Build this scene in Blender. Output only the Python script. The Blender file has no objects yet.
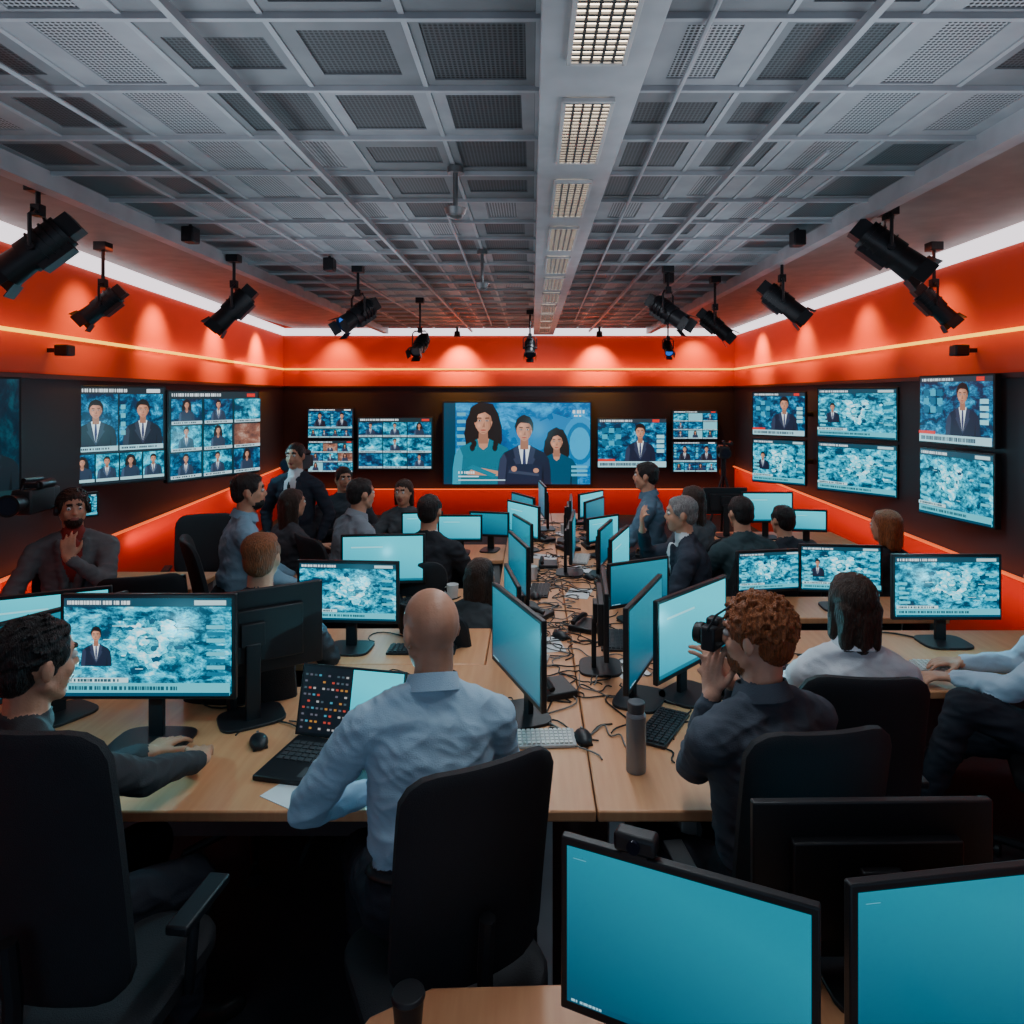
import bpy, math, random
import numpy as np
from mathutils import Vector, Matrix, noise
rnd=random.Random(7)
D=bpy.data; C=bpy.context
COL=C.scene.collection
rad=math.radians
F=683.0; VX=532.0; VY=395.0; H=2.0
# ---------------------------------------------------------------- materials
MC={}
def mat(name,col,rough=.6,metal=0,bump=0,bscale=40,var=.12,vscale=6,spec=.4,stretch=None):
    if name in MC: return MC[name]
    m=D.materials.new(name); m.use_nodes=True; nt=m.node_tree; N=nt.nodes; L=nt.links
    b=N['Principled BSDF']; b.inputs['Roughness'].default_value=rough; b.inputs['Metallic'].default_value=metal
    b.inputs['Specular IOR Level'].default_value=spec
    tc=N.new('ShaderNodeTexCoord'); nz=N.new('ShaderNodeTexNoise'); nz.inputs['Scale'].default_value=vscale
    src=tc.outputs['Object']
    if stretch:
        mp=N.new('ShaderNodeMapping'); mp.inputs['Scale'].default_value=stretch; L.new(src,mp.inputs['Vector']); src=mp.outputs['Vector']
    L.new(src,nz.inputs['Vector'])
    cr=N.new('ShaderNodeValToRGB')
    cr.color_ramp.elements[0].position=.3; cr.color_ramp.elements[1].position=.7
    cr.color_ramp.elements[0].color=tuple(c*(1-var) for c in col)+(1,)
    cr.color_ramp.elements[1].color=tuple(min(1,c*(1+var)) for c in col)+(1,)
    L.new(nz.outputs['Fac'],cr.inputs['Fac']); L.new(cr.outputs['Color'],b.inputs['Base Color'])
    if bump:
        n2=N.new('ShaderNodeTexNoise'); n2.inputs['Scale'].default_value=bscale; n2.inputs['Detail'].default_value=4
        L.new(src,n2.inputs['Vector'])
        bp=N.new('ShaderNodeBump'); bp.inputs['Strength'].default_value=bump; bp.inputs['Distance'].default_value=.01
        L.new(n2.outputs['Fac'],bp.inputs['Height']); L.new(bp.outputs['Normal'],b.inputs['Normal'])
    MC[name]=m; return m
def em(col,s=1.0):
    k='glow_%d_%d_%d_%d'%(col[0]*255,col[1]*255,col[2]*255,s*10)
    if k in MC: return MC[k]
    m=D.materials.new(k); m.use_nodes=True; nt=m.node_tree; N=nt.nodes
    b=N['Principled BSDF']; b.inputs['Base Color'].default_value=(.01,.01,.01,1); b.inputs['Roughness'].default_value=.4
    b.inputs['Emission Color'].default_value=col+(1,); b.inputs['Emission Strength'].default_value=s
    MC[k]=m; return m
def scrmat(name,cols,scale=5,s=1.0,kind='noise',off=0):
    name=name+('_%d'%off if off else '')
    if name in MC: return MC[name]
    m=D.materials.new(name); m.use_nodes=True; nt=m.node_tree; N=nt.nodes; L=nt.links
    b=N['Principled BSDF']; b.inputs['Base Color'].default_value=(.01,.01,.01,1); b.inputs['Roughness'].default_value=.3
    b.inputs['Emission Strength'].default_value=s
    tc=N.new('ShaderNodeTexCoord'); cr=N.new('ShaderNodeValToRGB'); e=cr.color_ramp.elements
    while len(e)<len(cols): e.new(.5)
    for i,(p,c) in enumerate(cols): e[i].position=p; e[i].color=c+(1,)
    mp=N.new('ShaderNodeMapping'); L.new(tc.outputs['UV'],mp.inputs['Vector'])
    if kind=='grad':
        g=N.new('ShaderNodeTexGradient'); mp.inputs['Rotation'].default_value=(0,0,rad(-65))
        mp.inputs['Location'].default_value=(0,.1,0)
        L.new(mp.outputs['Vector'],g.inputs['Vector']); L.new(g.outputs['Fac'],cr.inputs['Fac'])
    else:
        mp.inputs['Location'].default_value=(off*3.1,off*1.7,0)
        nz=N.new('ShaderNodeTexNoise'); nz.inputs['Scale'].default_value=scale; nz.inputs['Detail'].default_value=8; nz.inputs['Roughness'].default_value=.75
        nz.inputs['Distortion'].default_value=.3
        L.new(mp.outputs['Vector'],nz.inputs['Vector']); L.new(nz.outputs['Fac'],cr.inputs['Fac'])
    L.new(cr.outputs['Color'],b.inputs['Emission Color'])
    MC[name]=m; return m
BLK=lambda: mat('black_plastic',(.012,.013,.016),.45,bump=.05,bscale=200)
# ---------------------------------------------------------------- builder
def sph(nu=12,nv=8):
    vs=[(0,0,1)];fs=[]
    for j in range(1,nv):
        t=math.pi*j/nv
        for i in range(nu):
            p=2*math.pi*i/nu; vs.append((math.sin(t)*math.cos(p),math.sin(t)*math.sin(p),math.cos(t)))
    vs.append((0,0,-1)); last=len(vs)-1
    for i in range(nu):
        fs.append((0,1+i,1+(i+1)%nu)); b=1+(nv-2)*nu; fs.append((last,b+(i+1)%nu,b+i))
    for j in range(nv-2):
        for i in range(nu):
            a=1+j*nu+i; b=1+j*nu+(i+1)%nu; fs.append((a,a+nu,b+nu,b))
    return vs,fs
SP=sph(20,14); SPL=sph(8,6)
def frame(d):
    d=Vector(d).normalized(); u=d.orthogonal().normalized(); return u,d.cross(u),d
class B:
    def __init__(s): s.v=[];s.f=[];s.m=[]
    def add(s,vs,fs,mi=0):
        o=len(s.v); s.v+= [tuple(v) for v in vs]; s.f+=[tuple(i+o for i in f) for f in fs]; s.m+=[mi]*len(fs); return s
    def box(s,c,d,R=None,mi=0):
        vs=[]
        for x in(-.5,.5):
            for y in(-.5,.5):
                for z in(-.5,.5):
                    v=Vector((x*d[0],y*d[1],z*d[2])); v=(R@v) if R else v; vs.append(v+Vector(c))
        return s.add(vs,[(0,1,3,2),(4,6,7,5),(0,4,5,1),(2,3,7,6),(0,2,6,4),(1,5,7,3)],mi)
    def cyl(s,a,b,r0,r1=None,n=16,mi=0,cap=True):
        r1=r0 if r1 is None else r1; a=Vector(a);b=Vector(b);u,w,d=frame(b-a);vs=[]
        for p,r in((a,r0),(b,r1)):
            for i in range(n):
                t=2*math.pi*i/n; vs.append(p+(u*math.cos(t)+w*math.sin(t))*r)
        fs=[(i,(i+1)%n,n+(i+1)%n,n+i) for i in range(n)]
        if cap: fs+=[tuple(range(n-1,-1,-1)),tuple(range(n,2*n))]
        return s.add(vs,fs,mi)
    def ell(s,c,r,R=None,mi=0,lo=False):
        S=SPL if lo else SP
        vs=[]
        for v in S[0]:
            q=Vector((v[0]*r[0],v[1]*r[1],v[2]*r[2])); q=(R@q) if R else q; vs.append(q+Vector(c))
        return s.add(vs,S[1],mi)
    def cap(s,a,b,ra,rb,mi=0):
        a=Vector(a);b=Vector(b)
        if (b-a).length<1e-5: return s.ell(a,(ra,)*3,mi=mi)
        u,w,d=frame(b-a);n=14;vs=[a-d*ra];rings=[]
        for k in range(1,4):
            t=math.pi/2*k/3; rings.append((a-d*ra*math.cos(t),ra*math.sin(t)))
        for k in range(0,3):
            t=math.pi/2*k/3; rings.append((b+d*rb*math.sin(t),rb*math.cos(t)))
        for p,r in rings:
            for i in range(n):
                t=2*math.pi*i/n; vs.append(p+(u*math.cos(t)+w*math.sin(t))*r)
        vs.append(b+d*rb); L=len(vs)-1; fs=[]
        for i in range(n):
            fs.append((0,1+(i+1)%n,1+i)); q=1+(len(rings)-1)*n; fs.append((L,q+i,q+(i+1)%n))
        for j in range(len(rings)-1):
            for i in range(n):
                x=1+j*n+i;y=1+j*n+(i+1)%n; fs.append((x,y,y+n,x+n))
        return s.add(vs,fs,mi)
    def prism(s,poly,z0,z1,mi=0):
        n=len(poly); vs=[(x,y,z0) for x,y in poly]+[(x,y,z1) for x,y in poly]
        fs=[tuple(range(n-1,-1,-1)),tuple(range(n,2*n))]+[(i,(i+1)%n,n+(i+1)%n,n+i) for i in range(n)]
        return s.add(vs,fs,mi)
    def tube(s,pts,r,n=8,mi=0):
        pts=[Vector(p) for p in pts];vs=[];N=len(pts)
        for k,p in enumerate(pts):
            d=(pts[min(k+1,N-1)]-pts[max(k-1,0)]).normalized()
            ref=Vector((0,0,1)) if abs(d.z)<.9 else Vector((1,0,0))
            u=d.cross(ref).normalized(); w=d.cross(u)
            for i in range(n):
                t=2*math.pi*i/n; vs.append(p+(u*math.cos(t)+w*math.sin(t))*r)
        fs=[(k*n+i,k*n+(i+1)%n,(k+1)*n+(i+1)%n,(k+1)*n+i) for k in range(N-1) for i in range(n)]
        fs+=[tuple(range(n-1,-1,-1)),tuple(range((N-1)*n,N*n))]
        return s.add(vs,fs,mi)
    def pad(s,w,h,t,r,fn,mi=0,nx=10,nz=14):
        vs=[];fs=[]
        for side in(-1,1):
            for j in range(nz+1):
                z=-math.cos(math.pi*j/nz)*h/2; e=max(0,abs(z)-(h/2-r)); hw=w/2-r+math.sqrt(max(0,r*r-e*e))
                for i in range(nx+1):
                    x=-math.cos(math.pi*i/nx)*hw
                    k=min(1,(1-abs(-math.cos(math.pi*i/nx)))*8)*min(1,(1-abs(z)/(h/2))*8)
                    th=t/2*(.45+.55*math.sqrt(max(0,k)))
                    vs.append(fn(x,z,side*th))
        n=(nx+1)*(nz+1); g=lambda sd,j,i: sd*n+j*(nx+1)+i
        for j in range(nz):
            for i in range(nx):
                fs.append((g(0,j,i),g(0,j,i+1),g(0,j+1,i+1),g(0,j+1,i))); fs.append((g(1,j,i),g(1,j+1,i),g(1,j+1,i+1),g(1,j,i+1)))
        for j in range(nz):
            fs.append((g(0,j,0),g(0,j+1,0),g(1,j+1,0),g(1,j,0))); fs.append((g(0,j,nx),g(1,j,nx),g(1,j+1,nx),g(0,j+1,nx)))
        for i in range(nx):
            fs.append((g(0,0,i),g(1,0,i),g(1,0,i+1),g(0,0,i+1))); fs.append((g(0,nz,i),g(0,nz,i+1),g(1,nz,i+1),g(1,nz,i)))
        return s.add(vs,fs,mi)
    def mesh(s,name,mats,angle=38):
        me=D.meshes.new(name); me.from_pydata(s.v,[],s.f)
        for m in mats: me.materials.append(m)
        me.polygons.foreach_set('material_index',s.m)
        me.polygons.foreach_set('use_smooth',[True]*len(s.f)); me.update()
        try: me.set_sharp_from_angle(angle=rad(angle))
        except Exception: pass
        return me
MESH={}
def obj(name,me,parent=None,loc=(0,0,0),rot=(0,0,0),bev=0,label=None,cat=None,group=None,kind=None):
    o=D.objects.new(name,me); COL.objects.link(o); o.location=loc; o.rotation_euler=rot
    if parent: o.parent=parent
    if bev:
        b=o.modifiers.new('bevel','BEVEL'); b.width=bev; b.segments=2; b.limit_method='ANGLE'; b.angle_limit=rad(40)
    if label: o['label']=label
    if cat: o['category']=cat
    if group: o['group']=group
    if kind: o['kind']=kind
    return o
def part(parent,name,key,fn,mats,bev=0,loc=(0,0,0),rot=(0,0,0),label=None):
    if key is None or key not in MESH:
        b=B(); fn(b); me=b.mesh(name,mats)
        if key is not None: MESH[key]=me
    else: me=MESH[key]
    return obj(name,me,parent,loc,rot,bev,label)
def thing(name,label,cat,loc,yaw=0,group=None,rot=None):
    return obj(name,None,None,loc,rot or (0,0,rad(yaw)),label=label,cat=cat,group=group)
GREY=mat('grey_metal',(.16,.165,.17),.35,.6); LG=mat('light_metal',(.5,.5,.5),.35,.3)
TZ=.72
CHAIRS=[]
# ---------------------------------------------------------------- people (built first)
SKN=lambda t='a': mat('skin_'+t,{'a':(.5,.25,.16),'b':(.42,.2,.13),'c':(.56,.3,.21)}[t],.45,bump=.12,bscale=150,var=.14,vscale=14)
HAIRC={'black':(.014,.011,.011),'brown':(.035,.018,.012),'ginger':(.25,.075,.024),'grey':(.2,.19,.19)}
def hairmat(c): return mat('hair_'+c,HAIRC[c],.42,bump=1.0,bscale=60,var=.5,vscale=50,stretch=(4,4,.8))
def remesh(b,vox,it,name):
    me=b.mesh('tmp',[]) ; o=D.objects.new('tmp',me); COL.objects.link(o)
    r=o.modifiers.new('r','REMESH'); r.mode='VOXEL'; r.voxel_size=vox
    s=o.modifiers.new('s','SMOOTH'); s.factor=.5; s.iterations=it
    dg=C.evaluated_depsgraph_get(); out=D.meshes.new_from_object(o.evaluated_get(dg),depsgraph=dg); out.name=name
    D.objects.remove(o); D.meshes.remove(me); return out
def relax(me,mask,it):
    n=len(me.vertices); co=np.empty(n*3); me.vertices.foreach_get('co',co); co=co.reshape(-1,3)
    ed=np.empty(len(me.edges)*2,int); me.edges.foreach_get('vertices',ed); ed=ed.reshape(-1,2)
    deg=np.bincount(ed.ravel(),minlength=n).astype(float); deg[deg==0]=1
    a,b=ed[:,0],ed[:,1]
    for _ in range(it):
        s=np.stack([np.bincount(a,weights=co[b,k],minlength=n)+np.bincount(b,weights=co[a,k],minlength=n) for k in range(3)],1)/deg[:,None]
        co[mask]+=.6*(s[mask]-co[mask])
    return co
def person(head,yaw,label,cloth=(.1,.15,.2),pants=(.02,.022,.03),skin='a',hair='short',hc='black',lean=8,roll=0,hy=0,hp=0,lh=None,rh=None,standing=False,suit=False,vox=.011,female=False,hdirs=(None,None),palms=(None,None),beard=False,feet=None,chair=None,wrinkle=.006,polel=None,poler=None,belt=False,inner=None,collar=False,hs=1.0):
    k=.94 if female else 1.0
    th=rad(lean); T=.50*k
    Rb=Matrix.Rotation(rad(roll),3,'Y')@Matrix.Rotation(-th,3,'X')
    rel1=Rb@Vector((0,0,T)); relh=rel1+Vector((0,.16*math.sin(th*.6+.12),.162*math.cos(th*.6)))*k
    hk=k*hs
    pz=head[2]-.118*hk-relh.z
    P0=Vector((0,0,pz)); P1=P0+rel1; HC=P0+relh
    Rz=Matrix.Rotation(rad(yaw),3,'Z'); off=Rz@Vector((relh.x,relh.y,0)); loc=Vector((head[0]-off.x,head[1]-off.y,0))
    Mi=(Matrix.Translation(loc)@Rz.to_4x4()).inverted()
    Rh=Matrix.Rotation(rad(hy),3,'Z')@Matrix.Rotation(rad(hp),3,'X')
    prims=[]
    def cp(a,b,ra,rb,m): prims.append(('c',Vector(a),Vector(b),ra,rb,m))
    def el(c,r,R,m): prims.append(('e',Vector(c),Vector(r),R,0,m))
    SKI,SHI,PAN,SHO,LIP,BRO,COLL,BEL=range(8)
    tb=lambda x,y,z:P0+Rb@(Vector((x,y,z))*k)
    el(P0+Vector((0,0,0)),(.172*k,.13*k,.12*k),Matrix.Identity(3),PAN)
    for q in(-1,0,1):
        cp(tb(q*.068,.012,.12),tb(q*.075,-.005,.38),(.098 if q else .108)*k,(.1 if q else .105)*k,SHI)
    el(tb(0,.01,.13),(.168*k,.125*k,.09*k),Rb,SHI); el(tb(0,.0,.32),(.18*k,.12*k,.16*k),Rb,SHI)
    if belt: el(tb(0,.0,.05),(.174*k,.132*k,.02*k),Rb,BEL)
    if female:
        for q in(-1,1): el(tb(q*.07,.08,.31),(.06,.05,.06),Rb,SHI)
    SW=.185 if not female else .172
    sh=[tb(-SW,0,.41),tb(SW,0,.41)]
    for i,q in enumerate((-1,1)):
        cp(tb(q*.06,-.005,.42),sh[i],.08*k,.066*k,SHI); cp(tb(q*.02,-.012,.49),tb(q*.14,-.005,.44),.055*k,.055*k,SHI)
    cp(P1+Vector((0,-.0,-.03)),HC+Rh@Vector((0,-.02,-.05))*hk,.06*k,.056*k,SKI)
    cp(P1+Rb@Vector((0,-.002,-.03)),P1+Rb@Vector((0,.0,.008)),.072*k,.066*k,SHI)
    if suit or inner:
        el(tb(0,.1,.36),(.062,.042,.14),Rb,COLL); cp(P1+Rb@Vector((0,.006,-.02)),P1+Rb@Vector((0,.006,.022)),.066*k,.064*k,COLL)
        if suit: el(tb(0,.138,.35),(.013,.014,.1),Rb,BEL)
        for q in(-1,1): cp(tb(q*.075,.085,.48),tb(q*.035,.135,.2),.02,.024,SHI)
    hd=lambda x,y,z:HC+Rh@(Vector((x,y,z))*hk)
    def he(c,r,m,R=None): el(hd(*c),tuple(v*hk for v in r),Rh@R if R else Rh,m)
    def hcp(a,b,ra,rb,m): cp(hd(*a),hd(*b),ra*hk,rb*hk,m)
    he((0,-.012,.025),(.074,.094,.09),SKI); he((0,.02,-.03),(.060,.066,.075),SKI); he((0,.045,-.085),(.032,.032,.026),SKI)
    for q in(-1,1):
        hcp((q*.05,0,-.05),(q*.02,.05,-.09),.02,.017,SKI); he((q*.035,.056,-.022),(.023,.021,.024),SKI)
        hcp((q*.018,.087,.036),(q*.045,.075,.034),.005,.004,BRO); he((q*.077,-.008,-.005),(.009,.019,.031),SKI,Matrix.Rotation(rad(q*15),3,'Z'))
    hcp((0,.084,.012),(0,.098,-.02),.007,.0095,SKI); hcp((-.010,.09,-.023),(.010,.09,-.023),.007,.007,SKI)
    he((0,.081,-.053),(.022,.011,.0055),LIP); he((0,.079,-.061),(.018,.010,.006),LIP)
    if beard: he((0,.033,-.073),(.05,.056,.043),BRO)
    def ik(S,W,l1,l2,pole):
        d=W-S; L=d.length
        if L>.985*(l1+l2): W=S+d.normalized()*(.985*(l1+l2)); d=W-S; L=d.length
        dn=d.normalized(); a=(l1*l1-l2*l2+L*L)/(2*L); hh=math.sqrt(max(0,l1*l1-a*a)); p=pole-dn*pole.dot(dn); p.normalize()
        return S+dn*a+p*hh,W
    for i,q in enumerate((-1,1)):
        tg=(lh,rh)[i]
        W=Mi@Vector(tg) if tg is not None else (Vector((q*.16,.40,TZ+.05)) if not standing else Vector((q*.24,.06,pz-.08)))
        pole=(polel,poler)[i]; pole=Vector(pole) if pole else Vector((q*.7,-.3,-.8))
        E,W=ik(sh[i],W,.285*k,.255*k,pole)
        cp(sh[i],E,.066*k,.053*k,SHI); fd=(W-E).normalized()
        cp(E,W-fd*.035,.052*k,.036*k,SHI); cp(W-fd*.045,W-fd*.03,.038*k,.038*k,SHI); cp(W-fd*.06,W,.026*k,.026*k,SKI)
        hdv=hdirs[i]; f=(Rz.inverted()@Vector(hdv)).normalized() if hdv else (fd*Vector((1,1,.25 if not standing else 1))).normalized()
        pn=palms[i]; n=(Rz.inverted()@Vector(pn)) if pn else (Vector((0,0,-1)) if not standing else Vector((-q,0,0)))
        n=(n-f*n.dot(f)).normalized(); sd=f.cross(n)*(1 if i==1 else -1)
        for j,off in enumerate((.032,.011,-.010,-.031)):
            kp=W+f*(.085-.004*abs(j-1))+sd*off; cp(W+sd*off*.5,kp,.016,.0115,SKI)
            cu=rad(14+4*j); d=(f+sd*(.17,.05,-.06,-.18)[j]).normalized(); L3=[(.038,.024,.02),(.043,.028,.021),(.04,.026,.02),(.031,.02,.018)][j]; p=kp; ang=cu*.7
            for s_,l in enumerate(L3):
                dd=(d*math.cos(ang)+n*math.sin(ang)).normalized(); p2=p+dd*l; cp(p,p2,.0095-.0008*s_,.0088-.0008*s_,SKI); p=p2; ang+=cu*1.3
        t0=W+f*.02+sd*.022; t1=t0+(f*.6+sd*.75+n*.2).normalized()*.042; t2=t1+(f*.85+sd*.4+n*.25).normalized()*.032; t3=t2+(f*.95+sd*.1+n*.3).normalized()*.024
        cp(t0,t1,.014,.012,SKI); cp(t1,t2,.0115,.0105,SKI); cp(t2,t3,.0105,.0085,SKI)
    for i,q in enumerate((-1,1)):
        hip=P0+Vector((q*.092,.01,-.03)); 
        if standing: K=hip+Vector((q*.01,.03,-.42*(pz-.03-.09)/.83)); A=Vector((q*.11,-.01,.085))
        else:
            A=(Mi@Vector(feet[i])) if feet and feet[i] is not None else Vector((q*.13,.42,.085))
            K,A=ik(hip,A,.43*k,.42*k,Vector((q*.15,1,1)))
        cp(hip,K,.09*k,.068*k,PAN); cp(K,A+(K-A).normalized()*.03,.066*k,.05*k,PAN); cp(A+(K-A)*.05,A,.035,.035,SHO)
        fd=(Vector((q*.15,1,0)) if A.z<.15 else Vector((q*-.1,1,-.35))).normalized()
        cp(A-fd*.03+Vector((0,0,-.045)),A+fd*.16+Vector((0,0,-.055)),.036,.03,SHO); cp(A,A+fd*.08+Vector((0,0,-.04)),.036,.034,SHO)
    b=B()
    for p in prims:
        if p[0]=='c': b.cap(p[1],p[2],p[3],p[4])
        else: b.ell(p[1],p[2],p[3])
    near=vox<.009
    me=remesh(b,vox,3 if near else 1,'person_body')
    n=len(me.polygons); ce=np.empty(n*3); me.polygons.foreach_get('center',ce); ce=ce.reshape(-1,3)
    best=np.full(n,1e9); idx=np.zeros(n,int)
    for p in prims:
        if p[0]=='c':
            a=np.array(p[1]);bb=np.array(p[2]);ab=bb-a;L=max(ab@ab,1e-9);t=np.clip((ce-a)@ab/L,0,1); d=np.linalg.norm(ce-a-t[:,None]*ab,axis=1)-(p[3]+(p[4]-p[3])*t)
        else:
            q=(ce-np.array(p[1]))@np.array(p[3]); r=np.array(p[2]); d0=np.linalg.norm(q/r,axis=1); g=np.linalg.norm(q/(r*r),axis=1); d=d0*(d0-1)/np.maximum(g,1e-6)
        d=d-(.002 if p[5] in(LIP,BRO) else 0); s=d<best; best[s]=d[s]; idx[s]=p[5]
    cn='cloth_%d_%d_%d'%tuple(int(c*999) for c in cloth)
    cm=mat(cn,cloth,.85,bump=.25,bscale=300,var=.08,spec=.2); pmn=mat('trousers_%d_%d_%d'%tuple(int(c*999) for c in pants),pants,.85,bump=.25,bscale=300,spec=.2)
    im=mat('shirt_white',(.6,.62,.65),.7) if suit else (mat('inner_%d'%int(inner[0]*99),inner,.8) if inner else cm)
    for m in [SKN(skin),cm,pmn,mat('shoe_black',(.012,.011,.011),.35),mat('lips',(.32,.1,.08),.45),hairmat(hc),im,mat('belt_dark',(.012,.01,.01),.4)]: me.materials.append(m)
    me.polygons.foreach_set('material_index',idx.astype(np.int32)); me.polygons.foreach_set('use_smooth',[True]*n)
    nv=len(me.vertices)
    lt=np.empty(n,int); me.polygons.foreach_get('loop_total',lt); lv=np.empty(len(me.loops),int); me.loops.foreach_get('vertex_index',lv)
    pm_=np.repeat(idx,lt); cl=np.isin(pm_,(SHI,PAN)); mask=np.zeros(nv,bool); mask[lv[cl]]=True; mask[lv[~cl]]=False
    co=relax(me,mask,14 if near else 5); me.vertices.foreach_set('co',co.ravel()); me.update()
    if True:
        nr=np.empty(nv*3); me.vertices.foreach_get('normal',nr); nr=nr.reshape(-1,3)
        dis=np.zeros(nv)
        for i in np.nonzero(mask)[0]:
            c=co[i]; a=noise.noise(Vector((c[0]*7+c[2]*5,c[1]*7,c[2]*17-c[0]*6))); b2=noise.noise(Vector((c[0]*16,c[1]*16,c[2]*30+c[0]*14)))
            dis[i]=((1-abs(a)*3.2)*.85+(1-abs(b2)*3)*.5)*wrinkle
        co=co+nr*dis[:,None]; me.vertices.foreach_set('co',co.ravel()); me.update()
    o=obj('person',me,None,loc,(0,0,rad(yaw)),label=label,cat='person')
    for q in(-1,1):
        eb=B().ell(hd(q*.03,.0735,.012),(.0115*hk,)*3).ell(hd(q*.03,.0815,.011),(.0055*hk,.0042*hk,.0055*hk),R=Rh,mi=1)
        obj('eye',eb.mesh('eye',[mat('eye_white',(.6,.6,.58),.2),mat('iris',(.02,.012,.01),.1)]),o)
    if collar:
        cb=B(); nn=28; prof=[(.064,.012),(.066,.042),(.071,.044),(.088,-.004),(.083,-.006),(.072,.03)]; vs=[];fs=[]
        for i in range(nn+1):
            t=rad(108)+rad(324)*i/nn; 
            for (r,z) in prof: vs.append(P1+Rb@Vector((r*k*math.cos(t),r*k*math.sin(t)*1.02,z-.012*math.sin(t))))
        m_=len(prof)
        for i in range(nn):
            for j in range(m_): fs.append((i*m_+j,i*m_+(j+1)%m_,(i+1)*m_+(j+1)%m_,(i+1)*m_+j))
        fs+=[tuple(range(m_)),tuple(nn*m_+j for j in range(m_-1,-1,-1))]
        cb.add(vs,fs); obj('collar',cb.mesh('collar',[cm],60),o)
    if hair!='bald':
        hb=B()
        def hh(c,r): hb.ell(hd(*c),tuple(v*hk for v in r),Rh)
        hh((0,-.022,.040),(.079,.098,.084)); hh((0,-.055,-.005),(.069,.060,.070)); hh((0,.008,.08),(.056,.064,.036))
        if hair in('short','curly','wavy'):
            for q in(-1,1): hh((q*.068,-.0,.03),(.011,.05,.04)); hh((q*.070,.01,.0),(.006,.01,.022))
        if hair=='wavy': hh((.012,.03,.084),(.052,.045,.032)); hh((0,-.04,.06),(.082,.083,.07))
        if hair in('long','bob'):
            hh((0,-.03,.04),(.086,.098,.088)); lo=-.2 if hair=='long' else -.11
            hh((0,-.05,-.03),(.083,.073,.09))
            for q in(-1,1):
                hb.cap(hd(q*.066,-.015,.03),hd(q*.076,-.025,lo),.026*k,.02*k); hb.cap(hd(q*.04,-.07,.0),hd(q*.048,-.078,lo-.02),.043,.028)
            hb.cap(hd(0,-.07,.0),hd(0,-.088,lo-.02),.048,.033)
        if hair=='curly':
            # short tousled locks lying over the scalp
            r=random.Random(3)
            for _ in range(330):
                u=r.uniform(0,6.28); v=r.uniform(-.35,1); rr=math.sqrt(1-v*v); e_=r.uniform(.93,1.03); d=Vector((rr*math.cos(u),rr*math.sin(u),v)); c=Vector((.082*d.x,-.02+.1*d.y,.042+.088*d.z))*1.0
                if c[1]>.045 and c[2]<.06: continue
                if abs(c[0])>.06 and c[1]>-.02 and c[2]<.02: continue
                t=Vector((r.uniform(-1,1),r.uniform(-1,1),r.uniform(-1,.6))); t=(t-d*t.dot(d)).normalized()
                a_=c*e_; b_=a_+t*r.uniform(.015,.03)+d*r.uniform(.002,.012)
                hb.cap(hd(*a_),hd(*b_),.008*k,.0035*k)
        if near and hair=='short':
            # combed locks so the hair reads as strands rather than a cap
            r=random.Random(9)
            for _ in range(150):
                u=r.uniform(0,6.28); v=r.uniform(-.2,1); rr=math.sqrt(1-v*v); d=Vector((rr*math.cos(u),rr*math.sin(u),v)); c=Vector((.079*d.x,-.022+.098*d.y,.04+.084*d.z))
                if c[1]>.05 and c[2]<.07: continue
                t=Vector((.25,-.9,-.35)); t=(t-d*t.dot(d)).normalized()
                hb.cap(hd(*c),hd(*(c+t*.04+d*.001)),.0065,.003)
        hm=remesh(hb,.0036 if near else .009,1 if (hair=='curly' or (near and hair=='short')) else 4,'hair')
        hn=len(hm.vertices); hco=np.empty(hn*3); hm.vertices.foreach_get('co',hco); hco=hco.reshape(-1,3); hno=np.empty(hn*3); hm.vertices.foreach_get('normal',hno); hno=hno.reshape(-1,3)
        Rhi=Rh.inverted(); amp=.0026 if near else .003
        for i in range(hn):
            c=Rhi@(Vector(hco[i])-HC); w=noise.noise(Vector((c.x*90,c.y*60,c.z*14)))+.8*noise.noise(Vector((c.x*210,c.y*170,c.z*30))); hco[i]+=hno[i]*w*amp
        hm.vertices.foreach_set('co',hco.ravel()); hm.update()
        hm.polygons.foreach_set('use_smooth',[True]*len(hm.polygons)); hm.materials.append(hairmat(hc)); obj('hair',hm,o)
    if chair and not standing:
        st=max(.4,pz-.1); CHAIRS.append((loc.x,loc.y,yaw,round(st,2),round(st+.50,2),chair!='noarm'))
    return o,hd,Rz,loc,pz
def HD(px,py,s): return ((px-VX)/s,F/s,H-(py-VY)/s)
NEAR=.0058
p1=person(HD(38,620,345),-38,'person in dark grey sweater sitting with forearms on the table',cloth=(.05,.05,.055),hair='short',hc='black',lean=8,roll=-9,hy=6,hp=-4,vox=NEAR,rh=(-1.08,2.31,.765),lh=(-1.32,2.36,.765),poler=(1,-.6,-.5),hdirs=((.2,.9,0),(-.45,.9,0)),hs=1.06)
p2=person(HD(430,588,334),18,'bald person in light blue shirt leaning over a laptop',cloth=(.36,.52,.66),pants=(.018,.02,.028),hair='bald',hc='brown',lean=14,roll=4,hy=18,hp=-10,vox=NEAR,lh=(-.50,2.13,.765),rh=(-.30,2.26,.765),polel=(-1,-.3,-.4),poler=(.7,-.3,-.9),hdirs=((.7,.5,0),(-.3,.9,0)),belt=True,collar=True,hs=1.06)
p3=person(HD(755,597,338),22,'person with curly ginger hair raising a camera to the eye',cloth=(.07,.085,.11),hair='curly',hc='ginger',skin='c',lean=6,hy=30,hp=-4,vox=NEAR,lh=(.545,2.07,1.09),rh=(.63,2.13,1.10),polel=(-.25,.0,-1),poler=(.2,.3,-1),hdirs=((.1,.4,1),(-.6,.3,.8)),palms=((.8,.6,0),(-.6,.5,0)),beard=True,collar=True)
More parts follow.
